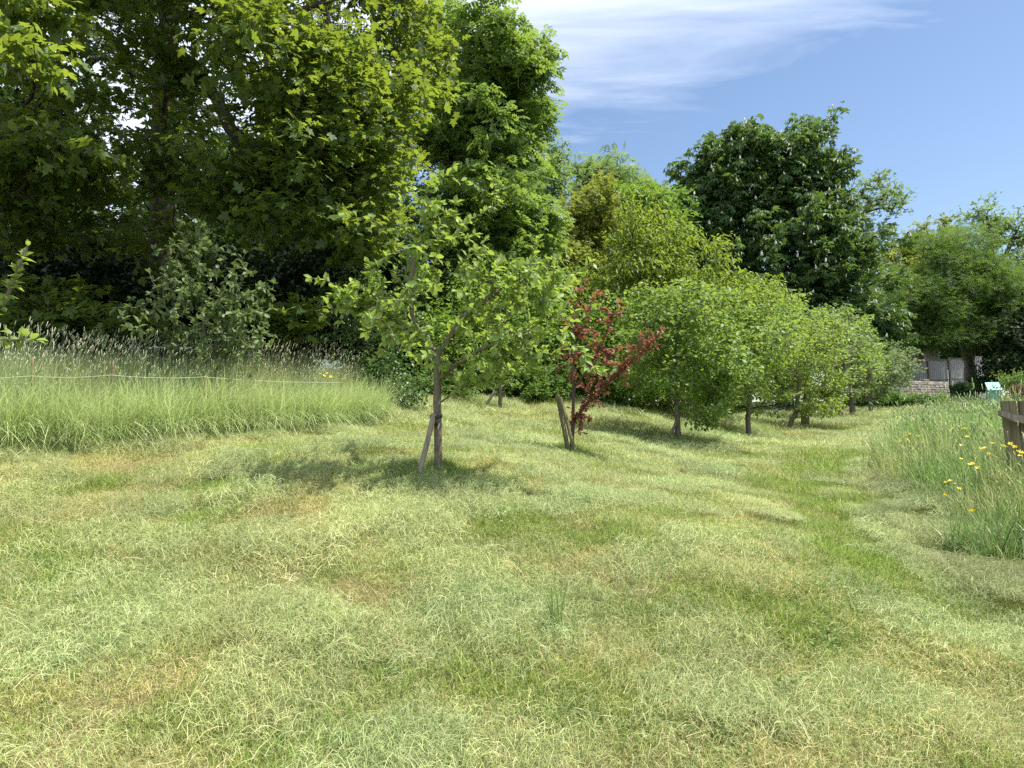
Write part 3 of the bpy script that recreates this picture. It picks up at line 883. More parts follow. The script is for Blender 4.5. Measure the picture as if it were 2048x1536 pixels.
sk = grow([[tuple(bA), tuple(at(876, 860, 6.5)), tuple(at(874, 800, 6.5)), tuple(at(876, 735, 6.5)), tuple(at(872, 700, 6.5))],
           [tuple(at(872, 705, 6.5)), tuple(at(842, 670, 6.45)), tuple(at(824, 630, 6.4)), tuple(at(820, 560, 6.4)), tuple(at(842, 470, 6.45))],
           [tuple(at(874, 712, 6.5)), tuple(at(920, 640, 6.45)), tuple(at(985, 590, 6.4)), tuple(at(1040, 555, 6.4))],
           [tuple(at(876, 760, 6.5)), tuple(at(905, 735, 6.4)), tuple(at(960, 700, 6.3)), tuple(at(1060, 660, 6.2))],
           [tuple(at(880, 805, 6.5)), tuple(at(910, 785, 6.4)), tuple(at(950, 760, 6.3))],
           [tuple(at(860, 690, 6.5)), tuple(at(790, 640, 6.5)), tuple(at(730, 605, 6.45))]], att, .055, .25)
finish_tree('apple_tree', 'young apple tree in the foreground with pale green leaves and open spreading branches', 'tree', bA, M_bark_grey, sk, T_OVAL, L_apple,
            shoots(sk, .36, .027, .087), R=.036, rtip=.0022, k=8, power=.42, singles=300, group='fruit trees planted in a row')
# the purple-leaved plum
bP = base_at(1142, 908, 8.75)
pl_pts = []
def along(a, b, n, j):
    a, b = np.array(at(*a)), np.array(at(*b))
    return [tuple(a + (b - a) * t_ + rng.normal(0, j, 3)) for t_ in np.linspace(.15, 1, int(n * 1.5))]
pl_pts += along((1146, 800, 8.75), (1163, 560, 8.75), 26, .085) + along((1150, 780, 8.75), (1232, 605, 8.8), 22, .09) + along((1150, 800, 8.75), (1318, 668, 8.6), 30, .07) + along((1148, 850, 8.75), (1205, 785, 8.7), 10, .06) \
    + along((1145, 860, 8.75), (1165, 815, 8.7), 8, .07) + along((1146, 760, 8.75), (1145, 640, 8.9), 10, .09) + along((1160, 735, 8.75), (1250, 700, 8.7), 10, .08)
sk = grow([[tuple(bP), tuple(at(1146, 850, 8.75)), tuple(at(1147, 760, 8.75)), tuple(at(1142, 690, 8.75)), tuple(at(1160, 590, 8.75))],
           [tuple(at(1147, 780, 8.75)), tuple(at(1200, 700, 8.75)), tuple(at(1230, 620, 8.8))],
           [tuple(at(1146, 845, 8.75)), tuple(at(1180, 800, 8.72)), tuple(at(1250, 735, 8.65)), tuple(at(1312, 675, 8.6))]], np.array(pl_pts), .06, .2)
finish_tree('plum_tree', 'slender young plum tree with dark red leaves beside two crossed stakes', 'tree', bP, M_bark_plum, sk, T_OVAL, L_plum,
            shoots(sk, .24, .024, .068, tipn=4), R=.024, rtip=.0022, k=7, power=.42, singles=300, group='fruit trees planted in a row')
G_ROW = 'fruit trees planted in a row'
tree('apple_tree', 'full leafy fruit tree with straight dark trunk just beyond the red plum', (1357, 886, 12.2),
     [(1375, 690, 12.2, 165, 110, 1.3, 165), (1290, 690, 12.2, 75, 85, .9, 40), (1440, 735, 12.1, 85, 75, .9, 60), (1420, 800, 12.0, 55, 30, .5, 20), (1412, 838, 11.8, 26, 10, .25, 6), (1370, 620, 12.3, 110, 60, .9, 50)],
     M_bark_grey, T_OVAL, L_row, 40, .21, .082, .045, stem=[(1354, 820, 12.2), (1349, 760, 12.2), (1350, 700, 12.2), (1362, 640, 12.2)], group=G_ROW, droop=.35)
tree('pear_tree', 'leafy fruit tree with low hanging branches and short leaning trunk, fourth in the row', (1497, 879, 16.5),
     [(1500, 690, 16.5, 120, 110, 1.4, 140), (1480, 782, 16.2, 72, 30, .9, 40), (1545, 660, 16.6, 75, 75, 1, 45)], M_bark_grey, T_OVAL, L_row2, 36, .23, .092, .056,
     stem=[(1496, 840, 16.5), (1500, 790, 16.5), (1525, 720, 16.5), (1556, 680, 16.5)], group=G_ROW, droop=.35)
tree('pear_tree', 'leafy fruit tree on a slanting thin trunk, fifth in the row', (1573, 870, 20.5),
     [(1590, 710, 20.5, 110, 100, 1.7, 150), (1640, 812, 20.2, 50, 20, .9, 24), (1550, 650, 20.6, 60, 55, 1, 35)], M_bark_grey, T_D, L_row2, 38, .27, .108, .066,
     stem=[(1582, 845, 20.5), (1592, 825, 20.5), (1600, 760, 20.5)], group=G_ROW, droop=.35)
tree('apple_tree', 'fruit tree with a stout dark stump of trunk half hidden behind the slanting one', (1611, 858, 22.5),
     [(1635, 705, 22.5, 85, 95, 1.6, 115), (1660, 770, 22.5, 42, 36, 1, 30)], M_bark_grey, T_D, L_row, 36, .29, .12, .12, stem=[(1610, 830, 22.5), (1615, 790, 22.5)], group=G_ROW)
tree('apple_tree', 'greyish green fruit tree with thick leaning trunk toward the far end of the row', (1688, 846, 28),
     [(1675, 700, 28, 62, 82, 1.7, 100), (1650, 660, 28, 35, 50, 1, 25)], M_bark_grey, T_D, L_grey, 36, .31, .132, .14, stem=[(1680, 825, 28), (1678, 790, 28)], group=G_ROW)
tree('apple_tree', 'fruit tree with straight upright trunk, second from the far end of the row', (1705, 839, 31),
     [(1712, 715, 31, 55, 75, 1.7, 95)], M_bark_grey, T_D, L_row, 28, .32, .17, .12, stem=[(1705, 815, 31), (1706, 780, 31)], group=G_ROW)
tree('apple_tree', 'small grey green fruit tree at the far end of the row near the bramble bank', (1744, 832, 36),
     [(1752, 738, 36, 60, 60, 2, 110), (1785, 750, 36, 35, 40, 1.2, 30)], M_bark_grey, T_D, L_grey, 28, .34, .18, .095, stem=[(1741, 815, 36), (1740, 790, 36)], group=G_ROW)
tree('apple_tree', 'thin stemmed young fruit tree in the back row behind the foreground apple tree', (1000, 828, 12.5),
     [(1000, 690, 12.5, 95, 75, .7, 45)], M_bark_grey, T_OVAL, L_row2, 16, .2, .07, .035, stem=[(1001, 780, 12.5), (1000, 730, 12.5)])

# grey-green shrub in the tall grass, and the twig that leans in at the left edge
bQ = base_at(415, 800, 9.0)
att = blob_points([(410, 640, 8.7, 125, 95, .7, 210), (385, 540, 8.7, 62, 85, .4, 55), (480, 600, 8.7, 65, 70, .4, 36), (470, 700, 8.5, 75, 40, .4, 30), (330, 600, 8.8, 45, 60, .4, 22)])
att = np.concatenate([att, [tuple(at(*q)) for q in ((402, 455, 8.7), (396, 475, 8.7), (388, 500, 8.7), (490, 508, 8.7), (484, 530, 8.7), (548, 568, 8.6), (530, 575, 8.6), (345, 525, 8.7), (395, 510, 8.7), (540, 688, 8.4))]])
sk = grow([[tuple(bQ), tuple(at(412, 740, 9)), tuple(at(408, 650, 8.8)), tuple(at(398, 520, 8.7))], [tuple(at(414, 745, 8.9)), tuple(at(450, 650, 8.75)), tuple(at(484, 560, 8.7))]], att, .07, .2)
finish_tree('fruit_bush', 'grey green leafy bush standing in the tall grass before the dark wood', 'shrub', bQ, M_bark_grey, sk, T_OVAL, L_quince, shoots(sk, .28, .036, .092, ang=.8),
            R=.03, rtip=.003, k=6, power=.42, singles=300)
bT = Vector((-3.35, 3.9, gz1(-3.35, 3.9) - .02))
tw = [(-3.1, 560), (0, 0)]
att = [tuple(at(*q)) for q in ((55, 492, 3.9), (46, 515, 3.9), (36, 545, 3.9), (24, 570, 3.9), (10, 600, 3.9), (70, 680, 3.85), (45, 672, 3.85), (18, 668, 3.85), (-10, 620, 3.9), (-60, 560, 3.9), (-120, 500, 4.0), (-90, 640, 3.9), (-160, 600, 4.0), (-40, 690, 3.85))]
sk = grow([[tuple(bT), tuple(at(-190, 760, 3.95)), tuple(at(-140, 690, 3.95)), tuple(at(-60, 670, 3.92)), tuple(at(10, 605, 3.9)), tuple(at(44, 520, 3.9))],
           [tuple(at(-90, 690, 3.92)), tuple(at(-20, 680, 3.88)), tuple(at(60, 680, 3.85))]], np.array(att), .04, .2)
finish_tree('apple_sapling', 'apple sapling whose bright leafy twigs reach in beside the tall grass', 'tree', bT, M_bark_grey, sk, T_OVAL, L_apple, shoots(sk, .22, .03, .07), R=.016, rtip=.0026, k=7, power=.4, singles=200)

# ------------------------------------------------------------------ wood on the left
b1 = base_at(322, 760, 14)
tree('sycamore_tree', 'big sycamore with dark trunk and sunlit yellow green leaves over the left bank', b1,
     [(690, 180, 11, 130, 150, 1.5, 230), (640, 360, 10.6, 125, 130, 1.2, 190), (760, 300, 11.5, 75, 130, 1.1, 110), (820, 110, 13, 90, 120, 1.5, 110), (560, 120, 10, 150, 120, 1.5, 150), (470, 380, 10.5, 110, 90, 1.2, 90),
      (380, 60, 12, 260, 120, 2, 90), (500, -150, 12, 380, 150, 2.5, 330), (780, -120, 13, 150, 130, 2, 150), (480, -330, 12, 420, 230, 3, 420), (392, -700, 9.5, 400, 300, 4.2, 760), (320, 490, 12.5, 90, 70, .8, 40), (320, 150, 12.2, 75, 100, .7, 55), (335, 330, 12, 70, 90, .7, 50), (420, 180, 13, 160, 120, 1.5, 25), (720, 450, 11, 70, 70, .9, 55), (300, 350, 11.5, 190, 70, 1.3, 60), (560, 420, 10, 60, 40, .6, 25), (640, 290, 10.2, 100, 60, .8, 50)],  # highest blobs and their limb are unseen, added overhead to shade the wood
     M_bark_dark, T_SYC, L_syc, 13, .36, .142, .23, stem=[(322, 500, 14), (325, 300, 14), (335, 100, 14), (345, -60, 14), (350, -250, 14)],
     limbs=[[(345, -60, 14), (370, -400, 11.5), (392, -640, 9.5)], [(330, 90, 14), (395, 135, 12.6), (440, 210, 11.8), (462, 260, 11.3), (505, 300, 11), (575, 350, 10.7)], [(335, 40, 14), (420, 20, 12), (500, 36, 11), (560, 34, 11), (640, 8, 11), (720, -10, 11)], [(330, 130, 14), (250, 60, 12), (150, 10, 11)], [(345, -60, 14), (560, -150, 13), (760, -100, 13)],
            [(325, 330, 14), (330, 180, 11.8), (325, 160, 11)]],
     singles=300, rtip=.006, flat=.45, droop=.35, upness=1.15, spread=.9, power=.58, cvar=.45, seg=.28)
b2 = Vector((-10.5, 11.0, gz1(-10.5, 11.0) - .05))
tree('sycamore_tree', 'sycamore at the left edge with shaded leafy branches hanging over the tall grass', b2,
     [(60, 330, 10, 190, 100, 1.5, 110), (120, 320, 9.5, 140, 50, 1, 60), (-150, 150, 10, 250, 200, 2, 120), (40, 20, 7.5, 90, 40, .6, 24), (50, 105, 6.2, 45, 26, .3, 9), (0, -160, 9, 320, 140, 2.5, 260), (-100, -350, 10, 400, 200, 3, 360), (-100, 400, 10, 200, 120, 1.5, 70), (150, 180, 11, 120, 100, 1.5, 50), (90, 440, 10.5, 150, 60, 1, 40)],
     M_bark_dark, T_SYC, L_syc, 13, .34, .142, .26, stem=[(-370, 300, 11), (-300, 0, 11), (-250, -200, 11)], limbs=[[(-300, 0, 11), (-100, 30, 8), (20, 130, 6.5), (60, 160, 6.2), (75, 140, 6.1)], [(-300, 100, 11), (-100, 280, 10), (100, 310, 9.7)]],
     singles=300, rtip=.006, flat=.4, droop=.35, upness=1.15, spread=.9, power=.58, cvar=.45, seg=.26)
# thicket and trunks deeper in the wood
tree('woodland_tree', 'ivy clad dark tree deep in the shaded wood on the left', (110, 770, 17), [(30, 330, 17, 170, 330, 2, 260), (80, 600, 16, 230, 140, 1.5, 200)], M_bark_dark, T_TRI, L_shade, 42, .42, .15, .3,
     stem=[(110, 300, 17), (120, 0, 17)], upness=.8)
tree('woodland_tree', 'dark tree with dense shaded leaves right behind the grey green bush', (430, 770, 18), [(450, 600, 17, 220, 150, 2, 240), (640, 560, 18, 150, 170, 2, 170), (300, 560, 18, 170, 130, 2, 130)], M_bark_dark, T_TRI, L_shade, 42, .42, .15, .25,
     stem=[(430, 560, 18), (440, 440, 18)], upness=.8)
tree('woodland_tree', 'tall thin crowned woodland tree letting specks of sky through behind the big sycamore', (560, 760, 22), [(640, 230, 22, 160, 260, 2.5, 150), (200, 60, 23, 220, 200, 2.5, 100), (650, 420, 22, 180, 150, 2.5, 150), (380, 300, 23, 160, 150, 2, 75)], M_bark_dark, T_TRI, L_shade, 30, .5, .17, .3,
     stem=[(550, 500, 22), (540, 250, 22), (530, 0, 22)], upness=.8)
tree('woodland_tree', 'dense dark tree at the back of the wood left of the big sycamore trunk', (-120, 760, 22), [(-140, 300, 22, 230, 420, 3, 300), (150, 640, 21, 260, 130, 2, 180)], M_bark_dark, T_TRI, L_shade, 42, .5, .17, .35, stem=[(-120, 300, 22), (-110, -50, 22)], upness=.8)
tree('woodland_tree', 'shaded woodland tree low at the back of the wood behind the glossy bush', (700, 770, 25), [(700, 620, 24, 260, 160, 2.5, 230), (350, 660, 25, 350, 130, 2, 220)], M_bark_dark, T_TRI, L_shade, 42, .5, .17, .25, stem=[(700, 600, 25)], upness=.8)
tree('holly_tree', 'low dark holly filling the shade behind the left tall grass', (120, 770, 14), [(120, 600, 14, 240, 130, 1.2, 230), (-200, 560, 15, 220, 190, 1.5, 160)], M_bark_dark, T_TRI, L_dark, 44, .4, .14, .1, stem=[(120, 600, 14)], cat='tree', upness=.8)
tree('holly_tree', 'dark holly in the shade at the right end of the wood behind the sycamore sapling', (560, 790, 14), [(540, 620, 14.5, 220, 120, 1.2, 240), (720, 560, 15, 110, 150, 1.3, 150)], M_bark_dark, T_TRI, L_dark, 44, .4, .14, .1, stem=[(560, 620, 14.5)], cat='tree', upness=.8)
tree('holly_tree', 'tall dark holly thicket at the very back of the wood', (200, 770, 28), [(100, 560, 28, 420, 150, 3, 320), (560, 540, 28, 260, 150, 3, 230)], M_bark_dark, T_TRI, L_dark, 44, .75, .26, .3, stem=[(220, 560, 28)], cat='tree', upness=.8)
# saplings at the foot of the wood
for lab, base, bl in (('broad leaved sycamore sapling at the left edge behind the tall grass', (90, 760, 10.2), [(80, 610, 10.0, 110, 70, .6, 70), (160, 650, 10.2, 90, 45, .6, 45)]),
                      ('broad leaved sycamore sapling between the grey green bush and the glossy bush', (570, 790, 10.6), [(570, 625, 10.4, 75, 45, .5, 42), (600, 650, 10.3, 45, 35, .4, 20)]),
                      ('low sycamore sapling in shade left of the grey green bush', (255, 770, 10.0), [(245, 660, 9.9, 80, 55, .5, 50)])):
    tree('sycamore_sapling', lab, base, bl, M_bark_grey, T_SYC, L_syc, 8, .2, .15, .02, flat=.4, droop=.25, upness=1.6, spread=.8, rtip=.003, group='sycamore saplings at the wood edge')
tree('glossy_bush', 'glossy dark green drooping bush at the end of the tall grass behind the apple tree', (770, 822, 11.4),
     [(760, 660, 11.6, 100, 110, .9, 190), (745, 770, 11.2, 65, 45, .5, 70), (800, 790, 11.0, 55, 28, .4, 40), (700, 600, 12, 60, 70, .7, 60)], M_bark_dark, T_OVAL, L_ivy, 26, .2, .062, .05, cat='shrub', droop=.6, singles=0)

# ------------------------------------------------------------------ middle: hedge, cherry, ash
tree('ash_tree', 'tall ash with feathery mid green leaves standing against the clouds', (900, 770, 22),
     [(990, 110, 22, 95, 80, 1.8, 100), (1050, 150, 21.5, 60, 60, 1.2, 45), (930, 260, 22, 130, 110, 2.3, 190), (970, 420, 21, 120, 110, 2, 200), (1040, 330, 22, 45, 100, 1.5, 65), (870, 100, 23, 80, 120, 2, 80), (960, 560, 20, 140, 90, 2, 160), (1060, 235, 23, 40, 40, .9, 34), (1050, 470, 22, 75, 100, 1.6, 130)],
     M_bark_dark, T_ASH, L_ash, 17, .42, .36, .28, stem=[(900, 560, 22), (905, 350, 22), (925, 200, 22)], limbs=[[(905, 330, 22), (960, 200, 22), (1030, 160, 21.5)], [(905, 300, 22), (980, 250, 21.8), (1030, 215, 21.5)]], droop=.45, spread=1, rtip=.01)
tree('hawthorn_tree', 'narrow open crowned tree against blue sky just right of the ash', (1080, 770, 28), [(1100, 340, 28, 44, 66, 1.2, 120), (1075, 420, 28, 55, 70, 1.2, 110)], M_bark_dark, T_D, L_ash, 26, .35, .13, .16,
     stem=[(1085, 560, 28), (1070, 440, 28)], rtip=.008)
tree('ash_tree', 'pale green feathery tree top rising behind the olive green trees', (1210, 770, 36), [(1195, 380, 36, 62, 75, 2, 150), (1235, 410, 36, 60, 60, 2, 110), (1300, 415, 38, 45, 50, 1.5, 80)], M_bark_dark, T_ASH, L_pale, 13, .6, .42, .25, stem=[(1210, 560, 36), (1205, 430, 36)], rtip=.015)
tree('field_maple', 'olive yellow dense bushy tree right of the ash', (1150, 770, 26), [(1165, 470, 26, 85, 85, 2, 190), (1120, 560, 25, 90, 100, 2, 170), (1190, 590, 25, 80, 80, 1.6, 120)], M_bark_dark, T_TRI, L_olive, 26, .42, .16, .25, stem=[(1155, 600, 26), (1160, 480, 26)])
tree('field_maple', 'mid green rounded tree between the olive tree and the dark chestnut', (1290, 770, 32), [(1290, 450, 32, 80, 75, 2.2, 170), (1320, 560, 31, 70, 90, 2, 130), (1250, 420, 33, 60, 50, 2, 70)], M_bark_dark, T_TRI, L_hedge, 26, .5, .19, .25, stem=[(1290, 600, 32), (1290, 480, 32)])
tree('cherry_tree', 'bright yellow green cherry with long drooping leaves behind the orchard row', (1335, 826, 18),
     [(1310, 550, 17.5, 115, 120, 1.4, 240), (1410, 610, 17.5, 130, 80, 1.4, 180), (1240, 620, 17.5, 80, 110, 1.3, 140), (1490, 600, 18, 75, 45, 1, 65), (1330, 720, 17, 130, 90, 1.4, 160), (1280, 455, 17.6, 55, 50, .8, 55), (1350, 475, 17.6, 36, 45, .7, 35)],
     M_bark_dark, T_LONG, L_cherry, 26, .3, .14, .13, stem=[(1330, 760, 18), (1320, 640, 17.8), (1310, 540, 17.6)], droop=.8, spread=.8)
tree('hazel_bush', 'bright green hedge bush behind the red plum tree', (1215, 824, 16.5), [(1200, 700, 16.3, 100, 100, 1.2, 230), (1265, 765, 16, 70, 50, .9, 100), (1130, 720, 16.3, 60, 80, 1, 100)], M_bark_dark, T_D, L_hedge, 30, .25, .095, .06, cat='shrub')
tree('hazel_bush', 'green hedge bush behind the crown of the foreground apple tree', (1000, 806, 15.5), [(1000, 640, 15.8, 120, 110, 1.2, 220), (900, 690, 15, 80, 90, 1, 110), (1090, 620, 16.5, 60, 80, 1, 80)], M_bark_dark, T_D, L_hedge, 30, .26, .095, .06, cat='shrub')
tree('bramble_bush', 'low tangled bramble along the foot of the hedge behind the back stake', (1010, 810, 14.6), [(960, 775, 14.6, 110, 34, .6, 120), (1080, 770, 15, 70, 40, .6, 90), (880, 775, 13.6, 60, 38, .6, 70)], M_bark_dark, T_TRI, L_bramble, 24, .2, .08, .03, cat='shrub')
tree('hazel_bush', 'shaded green bush low beneath the cherry tree behind the orchard row', (1330, 828, 20), [(1400, 770, 19.5, 120, 55, 1.2, 140), (1500, 740, 24, 120, 80, 1.5, 120), (1600, 740, 30, 90, 80, 1.5, 90)], M_bark_dark, T_D, L_hedge, 30, .32, .11, .06, cat='shrub')

tree('holly_tree', 'dark dense holly behind the hedge bushes and the foreground apple tree', (930, 800, 24), [(840, 690, 23, 150, 120, 1.5, 190), (1010, 690, 24, 150, 120, 1.5, 190)], M_bark_dark, T_TRI, L_ivy, 40, .55, .2, .15, stem=[(930, 700, 24)], upness=.8)
tree('holly_tree', 'dark dense holly behind the cherry tree and the orchard row', (1300, 800, 30), [(1200, 690, 27, 150, 120, 1.5, 190), (1400, 690, 33, 160, 120, 2, 190), (1580, 690, 40, 120, 100, 2, 120)], M_bark_dark, T_TRI, L_ivy, 40, .65, .24, .15, stem=[(1300, 700, 30)], upness=.8)
# ------------------------------------------------------------------ far trees
chest = tree('horse_chestnut', 'huge dark green horse chestnut covered in upright cream blossom spikes', (1570, 790, 50),
     [(1520, 370, 50, 150, 105, 4, 330), (1618, 340, 50, 66, 95, 2.6, 130), (1420, 430, 49, 98, 115, 3.2, 260), (1500, 320, 49, 110, 70, 3, 170), (1560, 530, 48, 170, 130, 4, 360), (1648, 500, 49, 66, 150, 3, 220), (1700, 650, 46, 70, 75, 2.4, 130), (1760, 650, 46, 50, 45, 2, 60), (1440, 560, 49, 80, 90, 3, 110), (1375, 490, 49, 46, 85, 2.5, 100), (1600, 660, 47, 120, 60, 3, 130)],
     M_bark_dark, T_CHEST, L_chest, 13, .78, .40, .55, stem=[(1565, 680, 50), (1560, 520, 50), (1555, 420, 50)], droop=.5, upness=1.4, cvar=.3, rtip=.02)
def spike_mesh():
    m = MB()
    pts = [(0, 0, 0), (0, 0, .05), (0, 0, .14), (0, 0, .24), (0, 0, .31)]
    m.tube(pts, [.03, .075, .068, .042, .01], 6)
    v = np.array(m.v); v += rng.normal(0, .008, v.shape); m.v = [tuple(q) for q in v]
    return m.mesh('blossom_spike', M_candle)
SPK = [spike_mesh() for _ in range(3)]
cr = next(o for o in chest.children if o.name.startswith('crown'))
nv = len(cr.data.vertices); co = np.empty(nv * 3, np.float32); cr.data.vertices.foreach_get('co', co); co = co.reshape(-1, 3)
cc = co[::len(T_CHEST[0])]
ext = cc[rng.permutation(len(cc))[:2500]]
front = ext[:, 1] - (ext[:, 0] * 0)                              # spikes stand on the outside of the crown, towards the field and the top
key = -ext[:, 1] + rng.normal(0, .9, len(ext)) + .25 * ext[:, 2]
picked = []
for i in np.argsort(-key):
    if all(np.linalg.norm(ext[i] - q) > .55 for q in picked): picked.append(ext[i])
    if len(picked) >= 190: break
for q in picked:
    o = bpy.data.objects.new('blossom_spike', random.choice(SPK)); COL.objects.link(o); o.parent = chest
    o.location = Vector(q) + Vector((0, -.15, .06)); o.rotation_euler = (random.uniform(-.3, .2), random.uniform(-.3, .3), 0); o.scale = [random.uniform(.65, 1.0)] * 3
tree('robinia_tree', 'thin airy tree with pale leaves leaning out right of the chestnut', (1730, 790, 62), [(1745, 380, 62, 55, 50, 2, 60), (1790, 400, 62, 32, 28, 1.4, 24), (1745, 470, 62, 60, 55, 2, 70), (1720, 570, 60, 60, 80, 2, 110), (1775, 610, 60, 60, 90, 2, 150)], M_bark_dark, T_TRI, L_pale, 11, .7, .26, .4,
     stem=[(1715, 560, 62), (1720, 450, 62), (1740, 400, 62)], rtip=.025)
tree('field_maple', 'rounded green tree far behind between the airy tree and the feathery tree', (1840, 780, 66), [(1855, 490, 66, 62, 38, 3, 110), (1800, 540, 66, 70, 60, 3, 140)], M_bark_dark, T_TRI, L_olive, 24, .8, .3, .4, stem=[(1840, 600, 66), (1850, 500, 66)], rtip=.03)
tree('robinia_tree', 'tall sparse tree top at the right with thin stems against the sky', (1990, 780, 60), [(1975, 450, 60, 50, 55, 2, 60), (2030, 470, 60, 50, 60, 2, 60), (2000, 540, 60, 80, 50, 2.5, 100)], M_bark_dark, T_TRI, L_pale, 14, .75, .28, .35, stem=[(1990, 620, 60), (1985, 520, 60), (1975, 440, 60)], limbs=[[(1987, 560, 60), (2030, 470, 60)]], rtip=.025)
tree('elder_tree', 'broad feathery dark green tree on a forked trunk in front of the far fence', (1942, 772, 54),
     [(1900, 560, 53, 115, 85, 3.2, 360), (1840, 620, 52, 80, 65, 2.6, 240), (1970, 590, 53, 100, 100, 3, 330), (1900, 490, 54, 70, 45, 2.5, 110), (2030, 610, 53, 60, 70, 2.6, 200), (1930, 665, 51, 90, 28, 2.2, 110), (1850, 675, 51, 50, 26, 2, 70)], M_bark_grey, T_FEATH, L_feather, 22, .8, .48, .42,
     stem=[(1940, 735, 54), (1945, 700, 54), (1960, 650, 54)], limbs=[[(1941, 735, 54), (1930, 690, 53.5), (1915, 640, 53)], [(1945, 700, 54), (1985, 640, 54)]], droop=.35)
tree('yew_tree', 'very dark evergreen in shade at the right edge beyond the turquoise box', (2030, 785, 50), [(2045, 690, 50, 50, 75, 2.4, 200), (2100, 650, 50, 60, 90, 2.6, 120), (2005, 740, 49, 34, 30, 1.4, 60)], M_bark_dark, T_TRI, L_dark, 36, .6, .24, .35, stem=[(2035, 640, 50)])
tree('garden_shrub', 'green garden shrub beside the turquoise box at the right edge', (2035, 805, 34), [(2035, 765, 34, 40, 25, .9, 80)], M_bark_dark, T_D, L_bramble, 26, .3, .12, .05, cat='shrub')
tree('garden_shrub', 'russet brown leaved shrub at the right edge above the broken fence', (2048, 802, 24), [(2046, 782, 24, 20, 16, .5, 40)], M_bark_plum, T_D, L_russet, 22, .16, .08, .03, cat='shrub')
tree('bramble_bush', 'bramble bank in front of the low stone wall at the far end of the field', (1790, 822, 43), [(1760, 800, 42, 55, 18, 1.4, 120), (1830, 805, 42, 60, 15, 1.2, 110), (1720, 795, 42, 40, 20, 1.4, 70), (1875, 812, 41, 30, 10, 1, 40)], M_bark_dark, T_TRI, L_bramble, 28, .4, .15, .06, cat='shrub')
tree('ivy_bush', 'dark ivy bush under the forked tree beside the stone wall end', (1930, 800, 50), [(1925, 785, 50, 30, 16, 1.2, 70), (1965, 770, 52, 26, 16, 1.2, 50)], M_bark_dark, T_TRI, L_ivy, 28, .4, .16, .06, cat='shrub')

tree('woodland_tree', 'dark woodland tree closing the view behind the panel fence and forked trunk', (1960, 785, 84), [(1900, 660, 84, 110, 75, 3, 200), (2010, 660, 84, 100, 90, 3, 220), (2110, 640, 84, 90, 110, 3, 150)], M_bark_dark, T_TRI, L_dark, 40, 1.3, .5, .4, stem=[(1960, 680, 84)], rtip=.03, upness=.8)
# longer grass left standing round the trunks and stakes
bx_, by_, bs_ = [], [], []
for u, v, Y in ((876, 945, 6.5), (836, 944, 6.35), (1142, 908, 8.75), (1150, 906, 8.6), (1357, 886, 12.2), (1338, 886, 12.1), (1497, 879, 16.5), (1573, 870, 20.5), (1000, 828, 12.5)):
    p = at(u, v, Y)
    for i in range(16):
        bx_.append(p.x + random.gauss(0, .11)); by_.append(p.y + random.gauss(0, .1)); bs_.append(random.uniform(.5, 1.35))
scatter('trunk_grass', P_lush, np.array(bx_), np.array(by_), np.array(bs_), np.array([.75, .95, .6]) * rng.uniform(.7, 1.1, (len(bx_), 1)))
# ------------------------------------------------------------------ stakes, canes, string
def stake(name, label, p0, p1, r, mat=M_wood_old, group='wooden tree stakes', square=False):
    p0, p1 = Vector(p0), Vector(p1); d = (p1 - p0)
    o = empty(name, p0, label, 'stake', group)
    m = MB()
    n = 7
    pts = [d * (i / n) + Vector([random.gauss(0, r * .08) for _ in range(3)]) for i in range(n + 1)]
    pts[0] = -d.normalized() * .05
    m.tube(pts, [r * random.uniform(.94, 1.06) for _ in pts], 4 if square else 9)
    m.build('post', mat, o, smooth=not square)
    return o
p = base_at(836, 944, 6.35)
s1 = stake('tree_stake', 'slanting round wooden stake propping the foreground apple tree', p, at(868, 828, 6.46), .024)
m = MB(); q = at(872, 832, 6.49)
for i in range(2): m.tube([q + Vector((math.cos(a) * .05, math.sin(a) * .05, .012 * i - .01 + .01 * math.sin(a))) for a in np.linspace(0, 2 * PI, 17)], .008, 6, False)
m.build('tree_tie', M_tie, None, True)
tag(bpy.data.objects['tree_tie'], 'dark tie strapping the foreground apple trunk to its stake', 'tree tie')
pa = base_at(1138, 910, 8.62)
stake('tree_stake', 'tall weathered stake leaning left, its foot by the red plum trunk', pa, at(1115, 790, 8.6), .026, M_wood_green, square=True)
pb = base_at(1153, 905, 8.55)
stake('tree_stake', 'second stake leaning across in front of the red plum trunk', pb, at(1121, 795, 8.52), .021, M_wood_green, square=True)
stake('tree_stake', 'short slanting stake propping the leafy tree beyond the red plum', base_at(1336, 886, 12.1), at(1353, 842, 12.15), .026)
stake('tree_stake', 'thin grey stake slanting beside the young back row tree', base_at(964, 830, 12.4), at(990, 782, 12.45), .024)
canes = []
for lab, (u0, v0), (u1, v1), Y in (('bamboo cane nearest the left edge holding the string', (58, 850), (66, 714), 7.15), ('bamboo cane among the tall grass left of the grey green bush', (208, 850), (227, 722), 7.5),
                                   ('bamboo cane in the tall grass below the grey green bush', (405, 850), (410, 752), 8.0), ('bamboo cane at the right end of the string', (680, 845), (683, 756), 9.25)):
    b = at(u0, v0, Y); b.z = gz1(b.x, b.y) - .05
    t_ = at(u1, v1, Y)
    o = empty('bamboo_cane', b, lab, 'cane', 'bamboo canes holding the string')
    m = MB(); d = t_ - b; pts, rr = [], []
    for i in range(13):
        pts.append(d * (i / 12)); rr.append(.0085 if i % 3 == 0 else .007)
    m.tube(pts, rr, 7); m.build('shaft', M_cane, o, True)
    canes.append((b, t_))
m = MB()
kn = [(-400, 770, 6.3), (64, 752, 7.14), (222, 750, 7.49), (408, 754, 7.99), (683, 765, 9.24)]
pts = []
